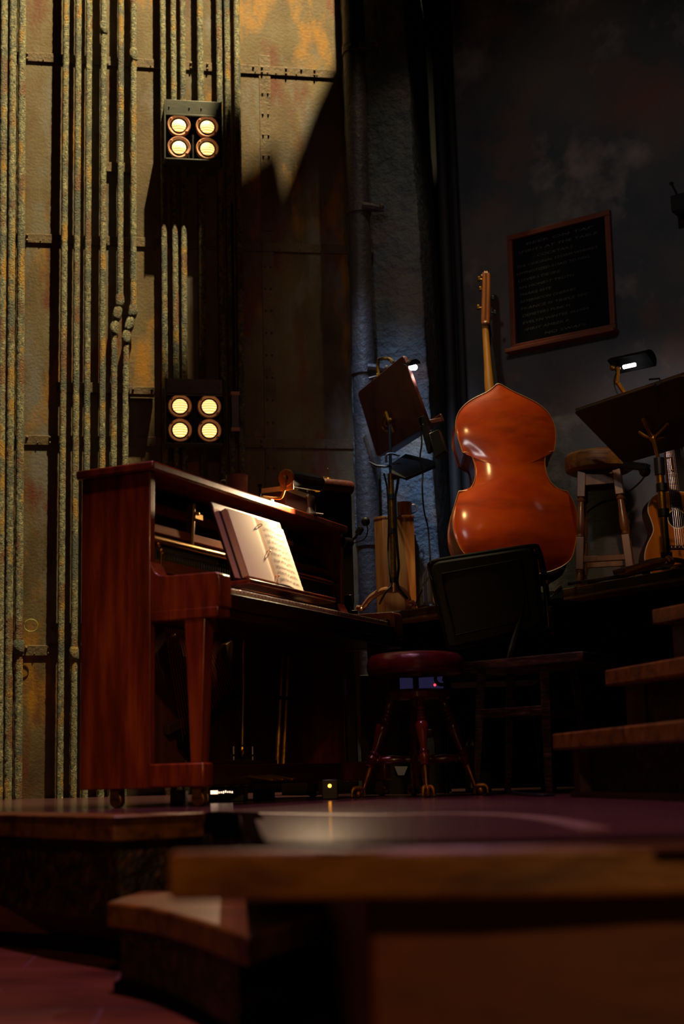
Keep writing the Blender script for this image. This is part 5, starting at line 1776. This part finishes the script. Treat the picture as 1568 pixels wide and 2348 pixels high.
for u_, src in ((0.03, BLc), (1.03, BRc)):
    a_ = cpt(u_, 0.97, -0.03)
    b_ = sb[0] if u_ < 0.5 else sb[1]
    MB().tube([a_, b_ + V((0, 0.03, 0.01))], 0.012, 10).build('back_post', 'black_metal', ch, world=True)
pts = []
s0, s1 = cpt(1.075, 0.74, -0.02), cpt(1.075, 0.98, -0.02)
for i in range(12 * 14):
    an = 2 * PI * i / 12
    pts.append(s0.lerp(s1, i / (12 * 14)) + V((math.cos(an) * 0.008, math.sin(an) * 0.008, 0)))
MB().tube(pts, 0.0022, 5).build('coil_spring', 'steel', ch, world=True)
MB().ball(cpt(1.085, 0.47, 0.0), 0.011, 10).ball(cpt(1.08, 1.06, -0.02), 0.009, 8).build('stud', 'brass', ch, world=True)
MB().tube(cat_rom([cpt(-0.015, 0.0, -0.02), cpt(-0.03, 0.02, -0.02), cpt(-0.03, 0.14, -0.02), cpt(-0.01, 0.2, -0.02)], 4), 0.004, 6).build('side_hook', 'steel', ch, world=True)
MB().tube(cat_rom([cpt(0.85, 0.62, 0.014), cpt(0.80, 0.84, 0.018), PY(1184, 1450, CY - 0.36), PY(1172, 1490, CY - 0.62), PY(1165, 1525, CY - 0.64)], 4), [0.006] * 6 + [0.012] * 11, 8).build('strap', 'rubber', ch, world=True)

A_, B_ = PZ(1056, 1519, 0.5), PZ(1336, 1493, 0.5)
C_ = B_ + V((0.20, 0.34, 0))
D_ = A_ + V((0.20, 0.34, 0))
bn = thing('wooden_bench', 'dark low bench with a worn pale front edge in front of the black chair', 'bench', V(((A_.x + C_.x) / 2, (A_.y + C_.y) / 2, 0)))
M['worn_wood'] = mk('worn_wood', ['#1c110c', '#3a2216', '#7a5a48'], 9, (1.5, 1.5, 12), 0.5)
MB().slab([A_ - V((0, 0, .035)), B_ - V((0, 0, .035)), C_ - V((0, 0, .035)), D_ - V((0, 0, .035))], V((0, 0, 0.035))).build('top', 'worn_wood', bn, 0.003, world=True)
lf_ = PZ(1257, 1820, 0)
e_ = (B_ - A_).normalized()
tops = [A_.lerp(B_, 0.12) + V((0.03, 0.05, -0.035)), A_.lerp(B_, 0.66) + V((0.02, 0.03, -0.035)), A_.lerp(B_, 0.66) + V((0.17, 0.29, -0.035)), A_.lerp(B_, 0.12) + V((0.17, 0.29, -0.035))]
feet = [V((tops[0].x - 0.04, tops[0].y + 0.02, 0)), V((lf_.x, lf_.y - 0.02, 0)), V((tops[2].x + 0.05, tops[2].y + 0.03, 0)), V((tops[3].x - 0.03, tops[3].y + 0.04, 0))]
for a_, b_ in zip(tops, feet):
    MB().bar(b_, a_, 0.024, 0.03, (0, 1, 0), 0.034, 0.03).build('leg', 'worn_wood', bn, 0.002, world=True)
for i, j in ((0, 1), (2, 3)):
    MB().bar(tops[i].lerp(feet[i], .35), tops[j].lerp(feet[j], .35), 0.02, 0.035).build('stretcher', 'worn_wood', bn, 0.002, world=True)

# ------------------------------------------------------------------ small things under the piano and behind the stool
def local_box(name, label, cat, px0, px1, pyt, pyb, y, d, mat, extra=None):
    a_, b_ = PY(px0, pyb, y), PY(px1, pyb, y)
    h_ = PY(px0, pyt, y).z - max(0, a_.z)
    t_ = thing(name, label, cat, V((a_.x, y, max(0.0, a_.z))))
    MB().box((0, 0, 0), (b_.x - a_.x, d, h_)).build('case', mat, t_, 0.003)
    return t_, b_.x - a_.x, h_


t, w_, h_ = local_box('power_unit', 'black unit with a glowing strip display under the piano', 'electronics', 478, 560, 1806, 1841, 5.25, 0.2, 'black_plastic')
mb = MB()
rg = random.Random(4)
mb.box((0.008, -0.002, h_ * 0.55), (0.035, 0.001, h_ * 0.8))
for i in range(7):
    x = 0.037 + i * 0.008
    mb.box((x, -0.002, h_ * (0.58 + 0.06 * rg.random())), (x + 0.005, 0.001, h_ * (0.70 + 0.1 * rg.random())))
mb.build('display', 'display', t)
t, w_, h_ = local_box('indicator_box', 'small black box with an amber lamp beneath the piano', 'electronics', 738, 775, 1788, 1833, 5.15, 0.1, 'black_plastic')
MB().ball((w_ * 0.5, -0.002, h_ * 0.68), 0.0062, 10).build('indicator_lamp', 'led_amber', t)
t, w_, h_ = local_box('wood_block', 'pale wooden block on the floor under the piano left end', 'block', 390, 425, 1812, 1850, 4.85, 0.08, 'nosing')
t, w_, h_ = local_box('wood_block', 'wooden block on the floor beneath the piano middle, right of the lit display', 'block', 580, 628, 1812, 1845, 5.3, 0.08, 'nosing_dark')
t, w_, h_ = local_box('equipment_rack', 'black equipment rack behind the red piano stool', 'rack', 832, 1030, 1548, 1826, 6.15, 0.28, 'black_plastic')
MB().box((w_ * 0.47, -0.004, h_ * 0.86), (w_ * 0.98, 0, h_ * 0.985)).build('violet_panel', 'display_violet', t)
MB().box((w_ * 0.14, -0.003, h_ * 0.985), (w_ * 0.20, 0, h_ * 0.998)).build('label_strip', 'white_label', t)
MB().box((w_ * 0.5, -0.012, h_ * 0.84), (w_ * 0.77, 0, h_ * 0.848)).build('handle_bar', 'brass_old', t)
MB().ball((w_ * 0.88, -0.006, h_ * 0.9), 0.006, 8).build('red_lamp', 'led_red', t)
mb = MB()
for i in range(3):
    mb.box((0.01, -0.004, h_ * (0.2 + 0.2 * i)), (w_ - 0.01, 0, h_ * (0.205 + 0.2 * i)))
mb.build('panel_seam', 'steel_dark', t)
p = PY(1012, 1556, 6.0)
t = thing('cable_coil', 'coiled glossy cable hanging at the right corner of the equipment rack', 'cable', p)
pts = []
for i in range(60):
    an = 2 * PI * i / 15
    rr = 0.030 - 0.002 * (i // 15)
    pts.append(V((math.cos(an) * rr, -0.004 * (i / 15), math.sin(an) * rr)))
MB().tube(pts, 0.0045, 6).build('coil', 'steel_dark', t)

for nm, lab, px_, pyt, pyb, y, r, capm, ribs in (('plastic_bottle', 'slim clear bottle with a pale red cap seen between the stool legs', 990, 1676, 1812, 6.0, 0.022, 'white_label', 0),
                                             ('plastic_bottle', 'ribbed clear bottle on the floor behind the stool right leg', 1083, 1690, 1816, 6.0, 0.030, None, 1)):
    b0 = PY(px_, pyb, y)
    h_ = PY(px_, pyt, y).z
    t = thing(nm, lab, 'bottle', V((b0.x, y, 0)))
    pf = [(0, 0), (r * 0.9, 0), (r, 0.008)]
    if ribs:
        for i in range(14):
            pf.append((r * (1.0 if i % 2 else 0.93) * (1 - 0.25 * i / 14), 0.02 + (h_ * 0.75) * i / 14))
    pf += [(r * 0.75, h_ * 0.85), (r * 0.45, h_ * 0.93), (r * 0.45, h_)]
    MB().lathe(pf, 18).build('body', 'clear', t)
    if capm:
        MB().lathe([(r * 0.55, h_ - 0.012), (r * 0.55, h_ + 0.006), (0, h_ + 0.007)], 14).build('cap', capm, t)
for px0, px1, pyt, pyb, lab in ((904, 935, 1757, 1778, 'pale sloping plate on the floor seen left of the stool centre leg'), (1098, 1134, 1750, 1764, 'pale plate beside the ribbed bottle')):
    y = 6.05
    q = [PY(px0, pyt, y + .05), PY(px1, pyt, y + .05), PY(px1 - 8, pyb, y), PY(px0 + 8, pyb, y)]
    o = MB().slab(q, V((0, 0.03, -0.006))).build('pedal_plate', 'plate_grey', None, 0.002)
    recenter(tag(o, lab, 'pedal'))
    sb_ = MB().cbox((q[2].x - (px1 - px0) / 1100, y + 0.07, q[2].z / 2), (0.07, 0.05, q[2].z * 0.98)).build('pedal_stand', 'black_plastic')
    recenter(tag(sb_, ('small black stand left of the stool centre leg, under a pale plate' if px0 < 1000 else 'small black stand beside the ribbed bottle, under a pale plate'), 'stand'))
cable('floor_cable', [PZ(1110, 1822, .006), PZ(1150, 1817, .008), PZ(1165, 1814, .012), PZ(1190, 1820, .006), PZ(1230, 1823, .006), PZ(1270, 1822, 0.006)], 0.006, 'black cable on the stage floor right of the red piano stool')
